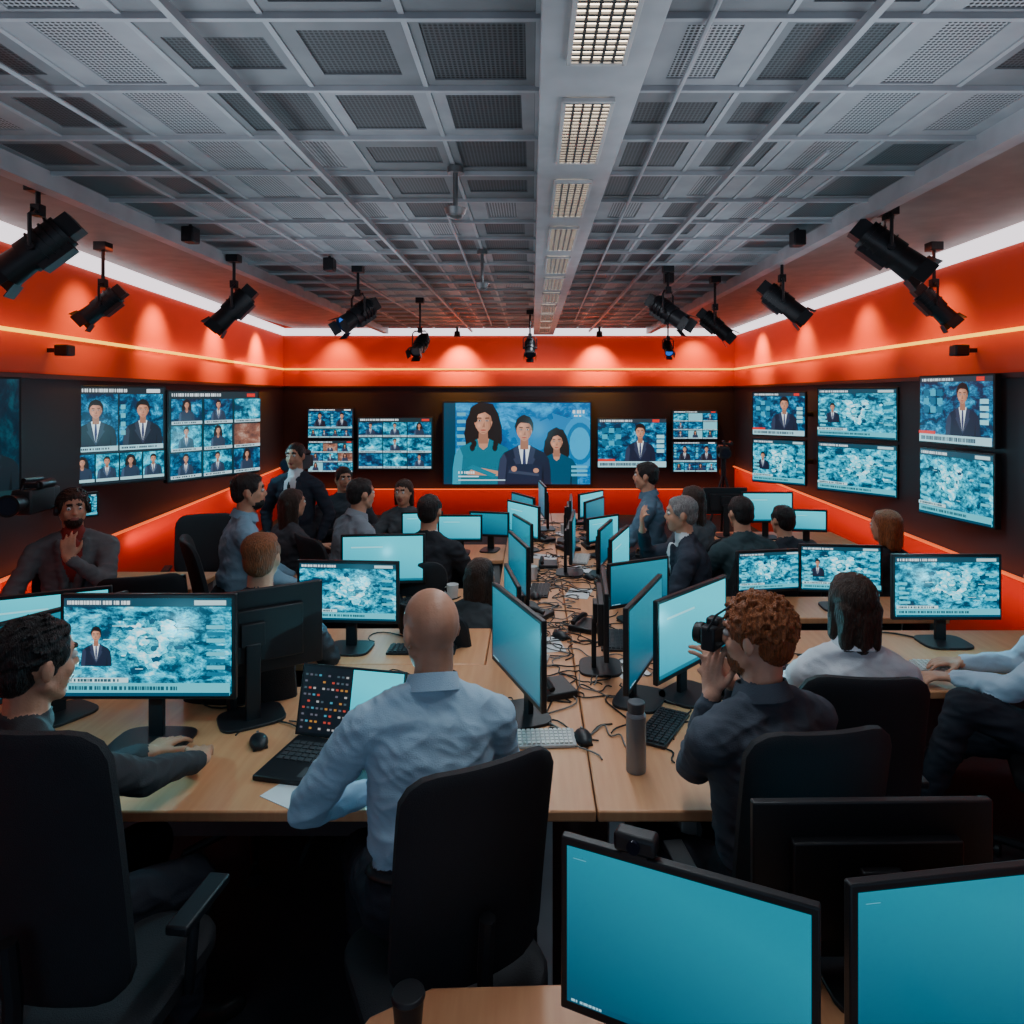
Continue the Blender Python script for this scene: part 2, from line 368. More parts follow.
p4=person(HD(850,573,275),-4,'person with dark bobbed hair in a white shirt at a desk',cloth=(.6,.64,.7),hair='bob',hc='brown',lean=8,hy=5,vox=.008,female=True,collar=True)
p5=person((2.14,2.80,1.38),62,'person in light blue shirt and dark trousers, legs crossed',cloth=(.4,.52,.64),lean=6,hair='short',hc='brown',vox=.008,lh=(1.84,2.99,.765),rh=(1.98,3.16,.765),feet=((1.64,2.84,.33),(1.7,3.1,.09)),hdirs=((-1,.2,0),(-1,.1,0)),chair='noarm')
M=.010
person(HD(262,533,215),5,'person with short ginger hair in a dark shirt at a desk',cloth=(.04,.045,.055),hair='wavy',hc='ginger',lean=10,vox=M,chair=1)
p7=person(HD(73,490,160),-150,'person in grey jacket over red shirt with headset, hand at chin',cloth=(.13,.13,.14),inner=(.26,.025,.02),hair='short',hc='brown',lean=0,hy=10,vox=.0085,beard=True,chair=1,lh=(-2.77,4.08,1.02),hdirs=((-.15,.15,1),None),palms=((-.3,.8,0),None),polel=(-.8,.3,-1),rh=(-2.98,3.9,.66))
person(HD(250,473,158),-60,'bearded person in light blue shirt sitting at a desk',cloth=(.2,.33,.44),hair='short',lean=8,hy=-10,vox=M,beard=True,chair=1,collar=True)
person(HD(294,489,130),-45,'person with long brown hair in dark top',cloth=(.06,.06,.07),hair='long',hc='brown',lean=8,female=True,vox=M,chair=1)
person(HD(362,478,137),-50,'person with dark hair in grey shirt reaching over the desk',cloth=(.22,.25,.29),hair='short',lean=14,vox=M,chair=1,collar=True)
person(HD(344,467,105),-150,'person with dark hair in a dark shirt at the desk',cloth=(.04,.045,.055),hair='short',lean=4,vox=.011,chair=1)
person(HD(295,443,112),172,'person standing in a dark suit, white shirt and tie',cloth=(.025,.03,.045),hair='short',lean=1,standing=True,suit=True,vox=M)
person(HD(430,494,146),-12,'person in a dark suit facing a monitor',cloth=(.022,.024,.03),hair='short',hc='black',lean=8,vox=M,chair=1,suit=True)
person(HD(403,480,114),170,'person with dark shoulder-length hair facing a monitor',cloth=(.08,.09,.1),hair='bob',hc='brown',female=True,vox=.011,chair=1)
person(HD(482,558,172),-30,'person with long dark hair leaning over the table',cloth=(.04,.045,.05),hair='long',hc='brown',female=True,lean=25,vox=M,chair=1)
person(HD(680,496,155),75,'grey-haired person in a dark suit with hand near the mouth',cloth=(.035,.042,.06),hair='short',hc='grey',lean=12,hy=10,suit=True,vox=M,chair=1,rh=(.72,4.45,1.12),hdirs=(None,(-.1,-.2,1)),palms=(None,(.8,0,0)))
person(HD(645,462,120),75,'person with dark hair in a blue shirt at the table',cloth=(.1,.17,.24),hair='short',lean=6,vox=M,chair=1,collar=True)
person(HD(691,486,130),40,'person with long brown hair in dark top',cloth=(.07,.08,.09),hair='long',hc='brown',female=True,vox=.011,chair=1)
person(HD(740,496,144),15,'person with dark hair in a dark teal shirt',cloth=(.04,.07,.08),hair='short',lean=12,vox=M,chair=1)
person(HD(782,505,130),20,'person with short dark hair in a dark shirt',cloth=(.03,.035,.045),hair='short',lean=14,vox=.011,chair=1)
person(HD(884,510,150),35,'person with ginger shoulder-length hair in a black top',cloth=(.02,.02,.025),hair='bob',hc='ginger',female=True,lean=8,vox=M,chair=1)
# ---------------------------------------------------------------- room shell
YB=11.4; YF=-1.2; ZC=3.12
xl=lambda y:-3.42-.1043*(y-4.4)
xr=lambda y:3.17+.03*(y-4.4)
def wallmat(name,zlow):
    m=D.materials.new(name); m.use_nodes=True; nt=m.node_tree;N=nt.nodes;L=nt.links;b=N['Principled BSDF']
    b.inputs['Roughness'].default_value=.6; b.inputs['Specular IOR Level'].default_value=.25
    g=N.new('ShaderNodeNewGeometry'); sx=N.new('ShaderNodeSeparateXYZ'); L.new(g.outputs['Position'],sx.inputs[0])
    md=N.new('ShaderNodeMath'); md.operation='DIVIDE'; md.inputs[1].default_value=3.2; L.new(sx.outputs['Z'],md.inputs[0])
    cr=N.new('ShaderNodeValToRGB'); cr.color_ramp.interpolation='CONSTANT'; e=cr.color_ramp.elements
    e[0].position=0; e[0].color=(.5,.04,.02,1); e[1].position=zlow/3.2; e[1].color=(.035,.026,.03,1)
    n=e.new(2.14/3.2); n.color=(.55,.072,.036,1)
    L.new(md.outputs[0],cr.inputs['Fac'])
    nz=N.new('ShaderNodeTexNoise'); nz.inputs['Scale'].default_value=3; mx=N.new('ShaderNodeMixRGB'); mx.blend_type='MULTIPLY'; mx.inputs['Fac'].default_value=.15
    L.new(cr.outputs['Color'],mx.inputs['Color1']); L.new(nz.outputs['Fac'],mx.inputs['Color2']); L.new(mx.outputs['Color'],b.inputs['Base Color'])
    return m
def struct(name,b,mats,bev=0): return obj(name,b.mesh(name,mats),bev=bev,kind='structure')
struct('wall_back',B().prism([(xl(YB)-.1,YB),(xr(YB)+.1,YB),(xr(YB)+.1,YB+.12),(xl(YB)-.1,YB+.12)],0,ZC+.15),[wallmat('wall_paint_back',.42)])
WS=wallmat('wall_paint_side',.8)
struct('wall_left',B().prism([(xl(YF),YF),(xl(YB),YB),(xl(YB)-.12,YB),(xl(YF)-.12,YF)],0,ZC+.15),[WS])
struct('wall_right',B().prism([(xr(YF),YF),(xr(YF)+.12,YF),(xr(YB)+.12,YB),(xr(YB),YB)],0,ZC+.15),[WS])
struct('floor',B().box((0,5.1,-.05),(9.5,12.9,.1)),[mat('dark_carpet',(.035,.036,.042),.85,bump=.3,bscale=300)])
CG=mat('ceiling_paint',(.17,.178,.19),.55); CD=mat('ceiling_void',(.03,.032,.036),.8)
CB=mat('ceiling_beam_paint',(.34,.355,.38),.45); CG3=mat('soffit_paint',(.26,.22,.205),.6)
struct('ceiling',B().box((0,5.1,3.24),(9.5,12.9,.08)).box((-3.2,5.1,3.16),(1.55,12.9,.08),mi=1).box((2.82,5.1,3.16),(1.75,12.9,.08),mi=1),[CD,CG3])
TN=[0]
def trim(b,mats,bev=0):
    TN[0]+=1; return struct('trim_%d'%TN[0],b,mats,bev)
XB=[-2.43,-2.02,-1.61,-1.2,-.79,-.38,.02,.36,.75,1.14,1.53,1.94]
for x in XB:
    big=x in(-2.43,1.94)
    trim(B().box((x,5.1,3.09 if big else 3.114),(.08 if big else .018,12.6,.14 if big else .018)),[CB])
YR=[1.52+.47*k for k in range(21)]
for y in YR+[YR[-1]+.47]:
    trim(B().box((-.25,y,3.106),(4.4,.018,.028)),[CB])
trim(B().box((-1.0,5.1,3.06)  ,(.022,12.6,.03)).box((.95,5.1,3.06),(.022,12.6,.03)),[CB])
pb=B()
for (x0,y0,x1,y1) in [(-1.75,1.2,-1.55,9.5),(.5,1.2,.62,10),(-.5,4.0,-.62,10.5),(1.3,3,1.42,10)]: pb.tube([(x0,y0,3.07),((x0+x1)/2,(y0+y1)/2,3.075),(x1,y1,3.07)],.009)
trim(pb,[CB])
raft=B().box((.19,5.2,3.03),(.33,12.2,.07)); trim(raft,[mat('raft_paint',(.40,.415,.44),.45)],.004)
def grillemat(nm,c0,c1):
    m=D.materials.new(nm); m.use_nodes=True; nt=m.node_tree;N=nt.nodes;L=nt.links;b=N['Principled BSDF']; b.inputs['Roughness'].default_value=.5
    tc=N.new('ShaderNodeTexCoord'); v=N.new('ShaderNodeTexVoronoi'); v.inputs['Scale'].default_value=62; v.inputs['Randomness'].default_value=0
    L.new(tc.outputs['Object'],v.inputs['Vector']); cr=N.new('ShaderNodeValToRGB'); cr.color_ramp.elements[0].position=.3; cr.color_ramp.elements[1].position=.45
    cr.color_ramp.elements[0].color=c0+(1,); cr.color_ramp.elements[1].color=c1+(1,)
    L.new(v.outputs['Distance'],cr.inputs['Fac']); L.new(cr.outputs['Color'],b.inputs['Base Color']); return m
GM=grillemat('perforated_metal_dark',(.006,.006,.008),(.07,.074,.082)); GM2=grillemat('perforated_metal_light',(.01,.01,.012),(.36,.37,.39))
CGL=mat('ceiling_paint_light',(.28,.29,.31),.5)
def panelmesh(w,d,f,fy,gm,base):
    b=B(); 
    for sx in(-1,1): b.box((sx*(w/2-f/2),0,0),(f,d,.01))
    for sy in(-1,1): b.box((0,sy*(d/2-fy/2),0),(w-2*f,fy,.01))
    b.box((0,0,.003),(w-2*f,d-2*fy,.004),mi=1); return b.mesh('ceiling_grille_panel',[base,gm])
pm={}
for ci in range(len(XB)-1):
    if ci==6: continue
    x0,x1=XB[ci],XB[ci+1]; w=x1-x0-.02
    for k,y in enumerate(YR[:20]):
        lt=(ci in(2,9)); v=(k*5+ci*3+(k*ci)%5)%6
        key=(ci,lt,v)
        f,fy=(.09,.012) if lt else [(.035,.05),(.05,.06),(.03,.04),(.06,.08),(.10,.05),(.035,.12)][v]
        if key not in pm: pm[key]=panelmesh(w,.449,f,fy,GM2 if lt or v==4 else GM,CGL if lt or v in(1,4) else CG)
        obj('ceiling_grille_panel',pm[key],None,((x0+x1)/2,y+.235,3.116),label='grey ceiling panel with %s perforated metal grille'%('light' if lt or v==4 else 'dark'),cat='ceiling panel',group='perforated ceiling grille panels')
LE=em((1,.82,.62),7.0)
for k in range(11):
    y0=1.42+.87*k
    e=thing('ceiling_light','recessed louvred ceiling light with bright tubes','ceiling light',(.19,y0+.3,2.985),group='louvred lights along the central ceiling raft')
    def fr(b):
        for sx in(-1,1): b.box((sx*.082,0,0),(.014,.62,.016)); b.box((0,sx*.305,0),(.17,.014,.016))
    part(e,'light_frame','trf',fr,[mat('white_metal',(.5,.5,.5),.4)],.002)
    def lv(b):
        for i in range(20): b.box((0,-.285+.03*i,0),(.155,.011,.008))
        for q in(-1.5,-.5,.5,1.5): b.box((q*.032,0,0),(.008,.6,.008))
    part(e,'louvre','trl',lv,[mat('louvre_metal',(.12,.12,.12),.35,.8)])
    part(e,'diffuser','trd',lambda b:b.box((0,0,.005),(.155,.6,.004)),[LE])
    if k%2==0 or k<4:
        l=D.lights.new('troffer_lamp','AREA'); l.shape='RECTANGLE'; l.size=.16; l.size_y=.58; l.energy=9; l.color=(.8,.92,1)
        o=D.objects.new('troffer_lamp',l); COL.objects.link(o); o.location=(.19,y0+.3,2.965)
WE=em((.97,.88,.95),1.9); OE=em((1,.50,.02),2.6)
def strip(side,z,h,m,d=.03):
    y0,y1=YF,YB-.01
    if side=='l': p=[(xl(y0)+.002,y0),(xl(y0)+d,y0),(xl(y1)+d,y1),(xl(y1)+.002,y1)]
    elif side=='r': p=[(xr(y0)-d,y0),(xr(y0)-.002,y0),(xr(y1)-.002,y1),(xr(y1)-d,y1)]
    else: p=[(xl(YB)+.03,YB-d),(xr(YB)-.03,YB-d),(xr(YB)-.03,YB-.002),(xl(YB)+.03,YB-.002)]
    trim(B().prism(p,z-h/2,z+h/2),[m])
for sd in 'lrb':
    strip(sd,3.05,.12,WE,.03); strip(sd,2.43,.024,OE,.02)
LO=em((1,.14,.03),1.2)
strip('l',.81,.016,LO,.03); strip('r',.81,.016,LO,.03); strip('b',.43,.016,LO,.03)
DR=mat('dark_rail',(.02,.01,.012),.4)
for sd in 'lrb': strip(sd,2.13,.03,DR,.03)
def wash(loc,tgt,length,vert_axis,en,col,wd=.06):
    l=D.lights.new('led_or_fill_wash','AREA'); l.shape='RECTANGLE'; l.size=length; l.size_y=wd; l.energy=en; l.color=col
    o=D.objects.new('led_or_fill_wash',l); COL.objects.link(o)
    z=-(Vector(tgt)-Vector(loc)).normalized(); x=Vector(vert_axis).normalized(); y=z.cross(x).normalized(); x=y.cross(z)
    o.matrix_world=Matrix.Translation(loc)@Matrix((x,y,z)).transposed().to_4x4(); return o
RC=(1,.15,.05); GC=(1,.24,.03)
for y,en,eg in ((1.5,1.2,3),(4.5,3.6,6),(7.5,6.2,9.5),(10.2,7,11)):
    wash((xl(y)+.42,y,3.04),(xl(y),y,2.3),2.9,(-.1043,1,0),en,RC)
    wash((xr(y)-.42,y,3.04),(xr(y),y,2.3),2.9,(.03,1,0),en,RC)
    wash((xl(y)+.16,y,2.43),(xl(y),y,2.43),2.9,(-.1043,1,0),eg*.5,GC,.02)
    wash((xr(y)-.16,y,2.43),(xr(y),y,2.43),2.9,(.03,1,0),eg*.5,GC,.02)
    wash((xl(y)+.22,y,.72),(xl(y),y,.7),2.9,(-.1043,1,0),6,(1,.15,.03))
    wash((xr(y)-.22,y,.72),(xr(y),y,.7),2.9,(.03,1,0),6,(1,.15,.03))
wash((-.3,YB-.42,3.04),(-.3,YB,2.3),7,(1,0,0),10,RC); wash((-.3,YB-.16,2.43),(-.3,YB,2.43),7,(1,0,0),12,GC,.02)
wash((-.3,YB-.25,.4),(-.3,YB,.35),7,(1,0,0),9,(1,.15,.03))
for (x,y,sx,en) in [(-1.1,2.2,1.2,11),(1.1,2.2,1.2,11),(-1.2,4.8,1.2,8),(1.1,4.8,1.2,8)]:  # added cool fill lamps facing up to brighten the ceiling, no LED fixture here
    wash((x,y,2.35),(x,y,3.1),sx,(1,0,0),en,(.78,.88,1),1.4)
wash((-.5,7.8,2.35),(-.5,7.8,3.1),2.5,(1,0,0),6,(1,.75,.65),1.4)  # added warm fill for the ceiling further back, no fixture behind it
wash((-.5,9.8,2.4),(-.5,9.8,3.1),4,(1,0,0),11,(1,.4,.2),1.4)  # added orange fill that tints the far ceiling from below
def spot(loc,tgt,en,col,ang=50,blend=.7):
    l=D.lights.new('spot_lamp','SPOT'); l.energy=en; l.color=col; l.spot_size=rad(ang); l.spot_blend=blend; l.shadow_soft_size=.04
    o=D.objects.new('spot_lamp',l); COL.objects.link(o); o.location=loc
    o.rotation_euler=(Vector(tgt)-Vector(loc)).to_track_quat('-Z','Y').to_euler()
OC=(1,.5,.07)
for x in(-1.2,1.08): spot((x,YB-.36,2.92),(x,YB,2.40),210,OC,85,1)
for x in(-3.2,2.7): spot((x,YB-.4,3.0),(x,YB,2.5),80,OC,85,1)
spot((xl(9.9)+.4,9.9,2.97),(xl(9.9),9.9,2.45),200,OC,90,1); spot((xr(9.9)-.4,9.9,2.97),(xr(9.9),9.9,2.45),160,OC,90,1)
for y,e1,e2 in ((8.2,130,85),(6.6,100,65),(5.3,50,35)):
    spot((xl(y)+.4,y,2.97),(xl(y),y,2.45),e1,OC,85,1); spot((xr(y)-.4,y,2.97),(xr(y),y,2.45),e2,OC,85,1)
def glowpt(loc,en,col=(.2,.8,1)):
    l=D.lights.new('screen_glow','POINT'); l.energy=en; l.color=col; l.shadow_soft_size=0
    o=D.objects.new('screen_glow',l); COL.objects.link(o); o.location=loc
# ---------------------------------------------------------------- furniture
def woodmat():
    m=D.materials.new('warm_laminate'); m.use_nodes=True; nt=m.node_tree;N=nt.nodes;L=nt.links;b=N['Principled BSDF']; b.inputs['Roughness'].default_value=.42
    tc=N.new('ShaderNodeTexCoord'); mp=N.new('ShaderNodeMapping'); mp.inputs['Scale'].default_value=(14,1.2,1); nz=N.new('ShaderNodeTexNoise'); nz.inputs['Scale'].default_value=3; nz.inputs['Detail'].default_value=6
    cr=N.new('ShaderNodeValToRGB'); cr.color_ramp.elements[0].color=(.62,.27,.125,1); cr.color_ramp.elements[1].color=(.69,.33,.16,1)
    cr.color_ramp.elements[0].position=.3; cr.color_ramp.elements[1].position=.7
    L.new(tc.outputs['Object'],mp.inputs['Vector']);L.new(mp.outputs['Vector'],nz.inputs['Vector']);L.new(nz.outputs['Fac'],cr.inputs['Fac']);L.new(cr.outputs['Color'],b.inputs['Base Color']); return m
WOOD=woodmat()
def table(poly,legs,label,panels=(),z=TZ,name='conference_table',group=None):
    cx=sum(p[0] for p in poly)/len(poly); cy=sum(p[1] for p in poly)/len(poly)
    e=thing(name,label,'table',(cx,cy,0),group=group); T=lambda p:(p[0]-cx,p[1]-cy)
    part(e,'table_top',None,lambda b:b.prism([T(p) for p in poly],z-.035,z),[WOOD],.006)
    for (x,y) in legs:
        q=T((x,y)); part(e,'leg','tleg%.2f'%z,lambda b:b.box((0,0,(z-.035)/2),(.05,.05,z-.035)).box((0,0,.01),(.09,.09,.02)),[LG],.004,loc=(q[0],q[1],0))
    for (a,c) in panels:
        A=T(a);Cc=T(c); 
        part(e,'modesty_panel',None,lambda b:b.box(((A[0]+Cc[0])/2,(A[1]+Cc[1])/2,.40),(abs(A[0]-Cc[0])+.02,abs(A[1]-Cc[1])+.02,.56)),[mat('panel_grey',(.07,.07,.075),.6)],.003)
    return e
table([(-2.2,2.5),(-1.35,2.1),(.198,2.1),(.198,7.4),(-.22,7.4),(-.22,3.245),(-.95,3.245),(-.95,3.0),(-2.2,3.0)],[(-2.1,2.6),(-2.1,2.92),(.04,2.17),(-.08,4.6),(-.08,7.1)],'long warm wood-laminate meeting table covered with monitors and cables',[((-2.0,2.92),(-.2,2.92))])
table([(.202,2.1),(.56,2.1),(.8,2.5),(.8,3.3),(.70,3.5),(.70,7.4),(.202,7.4)],[(.27,2.2),(.5,2.2),(.6,4.6),(.6,7.1)],'warm wood-laminate meeting table half with bottle and cables')
def desk(x0,x1,y0,y1,label='warm laminate desk with monitors'):
    table([(x0,y0),(x1,y0),(x1,y1),(x0,y1)],[(x0+.05,y0+.05),(x1-.05,y0+.05),(x0+.05,y1-.05),(x1-.05,y1-.05)],label,[((x0+.1,y1-.06),(x1-.1,y1-.06))],name='desk',group='side desks')
desk(-1.45,-.225,3.25,3.75); desk(-1.5,-.225,4.08,4.52); desk(-1.0,-.225,5.3,5.85); desk(-3.1,-2.25,4.5,4.95,'warm laminate desk by the wall')
desk(1.1,3.0,2.95,3.72,'warm laminate desk with monitor and white keyboard'); desk(1.2,2.4,3.92,4.34); desk(1.5,2.8,5.75,6.4)
table([(-.4,.85),(-.4,1.3),(-.34,1.43),(-.22,1.5),(.4,1.52),(.46,1.68),(1.6,1.68),(1.6,.85)],[(-.3,.95),(-.25,1.35),(1.5,.95),(1.5,1.6)],'warm laminate desk with rounded corner carrying large blue monitors',z=.7,name='desk')
CH=mat('black_mesh_fabric',(.012,.013,.017),.7,bump=.4,bscale=350)
def office_chair(x,y,yaw,seat=.48,top=1.1,label='black office swivel chair with curved backrest',arms=True,w=.46):
    e=thing('office_chair',label,'chair',(x,y,0),yaw,group='black office chairs')
    def base(b):
        for i in range(5):
            t=2*math.pi*i/5; d=Vector((math.cos(t),math.sin(t),0)); b.cyl(d*.03+Vector((0,0,.11)),d*.29+Vector((0,0,.075)),.028,.016,8)
    part(e,'base','cbase',base,[BLK()],.003)
    def wheel(b): b.cyl((-.022,0,0),(-.006,0,0),.028,n=14); b.cyl((.006,0,0),(.022,0,0),.028,n=14); b.cyl((-.008,0,.0),(.008,0,.0),.012); b.cyl((0,0,0),(0,0,.05),.008,n=8)
    for i in range(5):
        t=2*math.pi*i/5; part(e,'caster','ccast',wheel,[BLK()],loc=(.29*math.cos(t),.29*math.sin(t),.029),rot=(0,0,t))
    part(e,'gas_column','gc%.2f'%seat,lambda b:b.cyl((0,0,.1),(0,0,.26),.03).cyl((0,0,.26),(0,0,seat-.07),.018).box((0,0,seat-.065),(.18,.22,.03)),[GREY],.003)
    part(e,'seat','cs%.2f'%seat,lambda b:b.pad(.48,.46,.08,.12,lambda px,pz,py:(px,pz,seat-.03+py-.5*max(0,pz-.12)**2*4)),[CH])
    bh=top-seat-.06
    def back(b): b.pad(w,bh,.045,.08,lambda px,pz,py:(px,-.225-.10*(pz/bh)+.9*px*px-.35*(pz/bh)**2*.1+py,seat+.06+bh/2+pz))
    part(e,'backrest','cb%.2f_%.2f_%.2f'%(seat,top,w),back,[CH])
    part(e,'back_support','bs%.2f'%seat,lambda b:b.tube([(0,-.02,seat-.07),(0,-.2,seat-.07),(0,-.27,seat),(0,-.265,seat+.14),(0,-.28,seat+.28)],.02),[BLK()])
    if arms:
        for sx in(-1,1):
            part(e,'armrest','ca%.2f%d'%(seat,sx),lambda b:b.tube([(sx*.2,0,seat-.06),(sx*.25,0,seat-.05),(sx*.26,.0,seat+.08),(sx*.26,.01,seat+.15)],.015).box((sx*.26,.03,seat+.16),(.06,.2,.025)),[BLK()],.008)
    return e
for a in CHAIRS: office_chair(a[0],a[1],a[2],a[3],a[4],arms=a[5])
office_chair(-1.14,1.80,-6,.50,1.25,'tall black office chair with high backrest',w=.42)
office_chair(-.235,1.84,28,.50,1.14,'black office chair with curved mesh backrest',w=.40,arms=False)
office_chair(.70,1.98,8,.48,1.16,'black office chair with low curved backrest',w=.40)
office_chair(1.12,2.50,-4,.46,1.08,'black office chair with curved backrest',w=.42)
for a in [(-2.3,4.1,20),(-2.0,3.7,-20),(-2.7,5.6,200)]: office_chair(a[0],a[1],a[2],.44,.98)
# ---------------------------------------------------------------- screens
WH=(.8,.9,.95); SK=(.58,.27,.17); SK2=(.36,.16,.1); HR=(.012,.008,.008); NV=(.008,.015,.04); RD=(.75,.03,.02)
class Scr:
    def __init__(s,w,h): s.w=w;s.h=h;s.v=[];s.f=[];s.mi=[];s.mats=[];s.k=0;s.uv=[];s.es=1.15
    def m(s,mt):
        if mt not in s.mats: s.mats.append(mt)
        return s.mats.index(mt)
    def poly(s,pts,mt):
        if isinstance(mt,tuple): mt=em(mt,s.es)
        o=len(s.v); pts=[(min(1,max(0,u)),min(1,max(0,v))) for u,v in pts]
        if max(p[0] for p in pts)-min(p[0] for p in pts)<1e-5 or max(p[1] for p in pts)-min(p[1] for p in pts)<1e-5: return
        for u,v in pts: s.v.append(((u-.5)*s.w,-s.k*.00012,(v-.5)*s.h)); s.uv.append((u,v))
        s.f.append(tuple(range(o,o+len(pts)))); s.mi.append(s.m(mt)); s.k+=1
    def rect(s,a,b,c,d,mt): s.poly([(a,b),(c,b),(c,d),(a,d)],mt)
    def el(s,u,v,ru,rv,mt,n=18,j=0): s.poly([(u+ru*math.cos(2*math.pi*i/n)*(1+j*math.sin(i*2.7)),v+rv*math.sin(2*math.pi*i/n)*(1+j*math.cos(i*3.9))) for i in range(n)],mt)
    def fig(s,u,v,k,suit=NV,long=False,skin=SK,tilt=0):
        a=s.h/s.w; P=lambda x,y:(u+x*k*a,v+y*k); pl=lambda pts,m:s.poly([P(*p) for p in pts],m)
        lit=tuple(min(1,c*1.9+.012) for c in suit); dk=tuple(c*.4 for c in suit)
        if long:
            for (x,y,r1,r2) in((-.13,.62,.1,.26),(.13,.62,.1,.26),(0,.8,.19,.22)): s.el(*P(x,y),r1*k*a,r2*k,HR,20,.06)
        sh=[(-.38,0),(.38,0),(.375,.2),(.35,.36),(.29,.45),(.19,.5),(.07,.56),(-.07,.56),(-.19,.5),(-.29,.45),(-.35,.36),(-.375,.2)]
        pl(sh,suit); pl([(-.38,0),(-.28,0),(-.25,.35),(-.29,.45),(-.35,.36),(-.375,.2)],lit); pl([(.24,0),(.28,0),(.27,.3)],dk)
        if not long:
            pl([(0,.1),(.085,.55),(0,.58),(-.085,.55)],WH); pl([(0,.08),(.025,.3),(.015,.5),(-.015,.5),(-.025,.3)],(.03,.04,.12))
            pl([(0,.08),(-.09,.56),(-.16,.5),(-.13,.38),(-.16,.36)],lit); pl([(0,.08),(.09,.56),(.16,.5),(.13,.38),(.16,.36)],lit)
        else: pl([(-.07,.56),(.07,.56),(.05,.46),(0,.42),(-.05,.46)],skin)
        pl([(-.06,.5),(.06,.5),(.055,.66),(-.055,.66)],SK2)
        if not long: s.el(*P(0,.825),.132*k*a,.165*k,HR,20,.03)
        fc=[]
        for i in range(20):
            t=2*math.pi*i/20; c,n=math.cos(t),math.sin(t); fc.append((.112*c*(1 if n>0 else 1-.28*n*n),.77+(.125 if n>0 else .155)*n))
        pl(fc,skin)
        for q_,f_ in((.02,.88),(.035,.76),(.055,.66),(.078,.5)): pl([p for p in fc if p[0]>q_]+[(q_+.01,.77)],tuple(c*f_ for c in skin))
        for r_,f_ in((1,1.1),(.7,1.2),(.4,1.32)): s.el(*P(-.035,.84),.05*r_*k*a,.04*r_*k,tuple(min(1,c*f_) for c in skin),12); s.el(*P(-.055,.72),.028*r_*k*a,.034*r_*k,tuple(min(1,c*f_) for c in skin),10)
        if long: pl([(-.12,.74),(-.1,.88),(.0,.92),(.1,.88),(.12,.74),(.09,.84),(.02,.885),(-.06,.86)],HR)
        else: pl([(-.118,.78),(-.11,.9),(0,.945),(.11,.9),(.118,.78),(.095,.86),(.03,.875),(-.05,.88),(-.095,.85)],HR)
        for q in(-1,1):
            s.el(*P(q*.046,.782),.028*k*a,.016*k,SK2,10); s.el(*P(q*.046,.78),.02*k*a,.009*k,(.5,.5,.5),8); s.el(*P(q*.046,.78),.009*k*a,.009*k,HR,8); pl([(q*.02,.805),(q*.075,.808),(q*.07,.82),(q*.025,.818)],HR)
        pl([(-.015,.70),(.022,.70),(.014,.77)],SK2); s.el(*P(0,.665),.036*k*a,.009*k,(.38,.06,.05),8); s.el(*P(0,.635),.03*k*a,.006*k,SK2,8)
    def text(s,u0,v0,u1,v1,r,mt=WH):
        u=u0
        while u<u1-.01:
            d=r.uniform(.006,.02); s.rect(u,v0,min(u+d,u1),v1,mt); u+=d+r.choice((.004,.004,.012))
    def mesh(s,nm='screen'):
        me=D.meshes.new(nm); me.from_pydata(s.v,[],s.f)
        for q in s.mats: me.materials.append(q)
        me.polygons.foreach_set('material_index',s.mi)
        uv=me.uv_layers.new(name='UVMap')
        for p in me.polygons:
            for l in p.loop_indices: uv.data[l].uv=s.uv[me.loops[l].vertex_index]
        me.update(); return me
MAPM=lambda o=0:scrmat('news_map_glow',[(.0,(.0,.008,.02)),(.43,(.0,.035,.08)),(.5,(.0,.22,.35)),(.57,(.0,.60,.85)),(.68,(.6,1,1))],7,1.5,'noise',o%5)
TECH=lambda o=0:scrmat('studio_backdrop_glow',[(.0,(0,.004,.015)),(.45,(.0,.018,.06)),(.54,(.0,.14,.30)),(.62,(.0,.45,.75)),(.72,(.4,.9,1))],7,1.35,'noise',o%5)
PLAIN=scrmat('desktop_cyan_glow',[(.0,(.0,.075,.14)),(.5,(.0,.155,.245)),(1,(.0,.26,.37))],1,1.0,'grad')
LITE=scrmat('desktop_pale_cyan_glow',[(.0,(.0,.30,.44)),(1,(.03,.62,.76))],1,1.35,'grad')
BLUE=scrmat('blue_backdrop_glow',[(.3,(.0,.03,.14)),(.48,(.0,.12,.36)),(.58,(.0,.36,.75)),(.68,(.02,.65,.95))],3,1.3)
WARM=scrmat('warm_clip_glow',[(.3,(.02,.02,.03)),(.5,(.3,.12,.08)),(.7,(.7,.5,.4))],6,1.0)
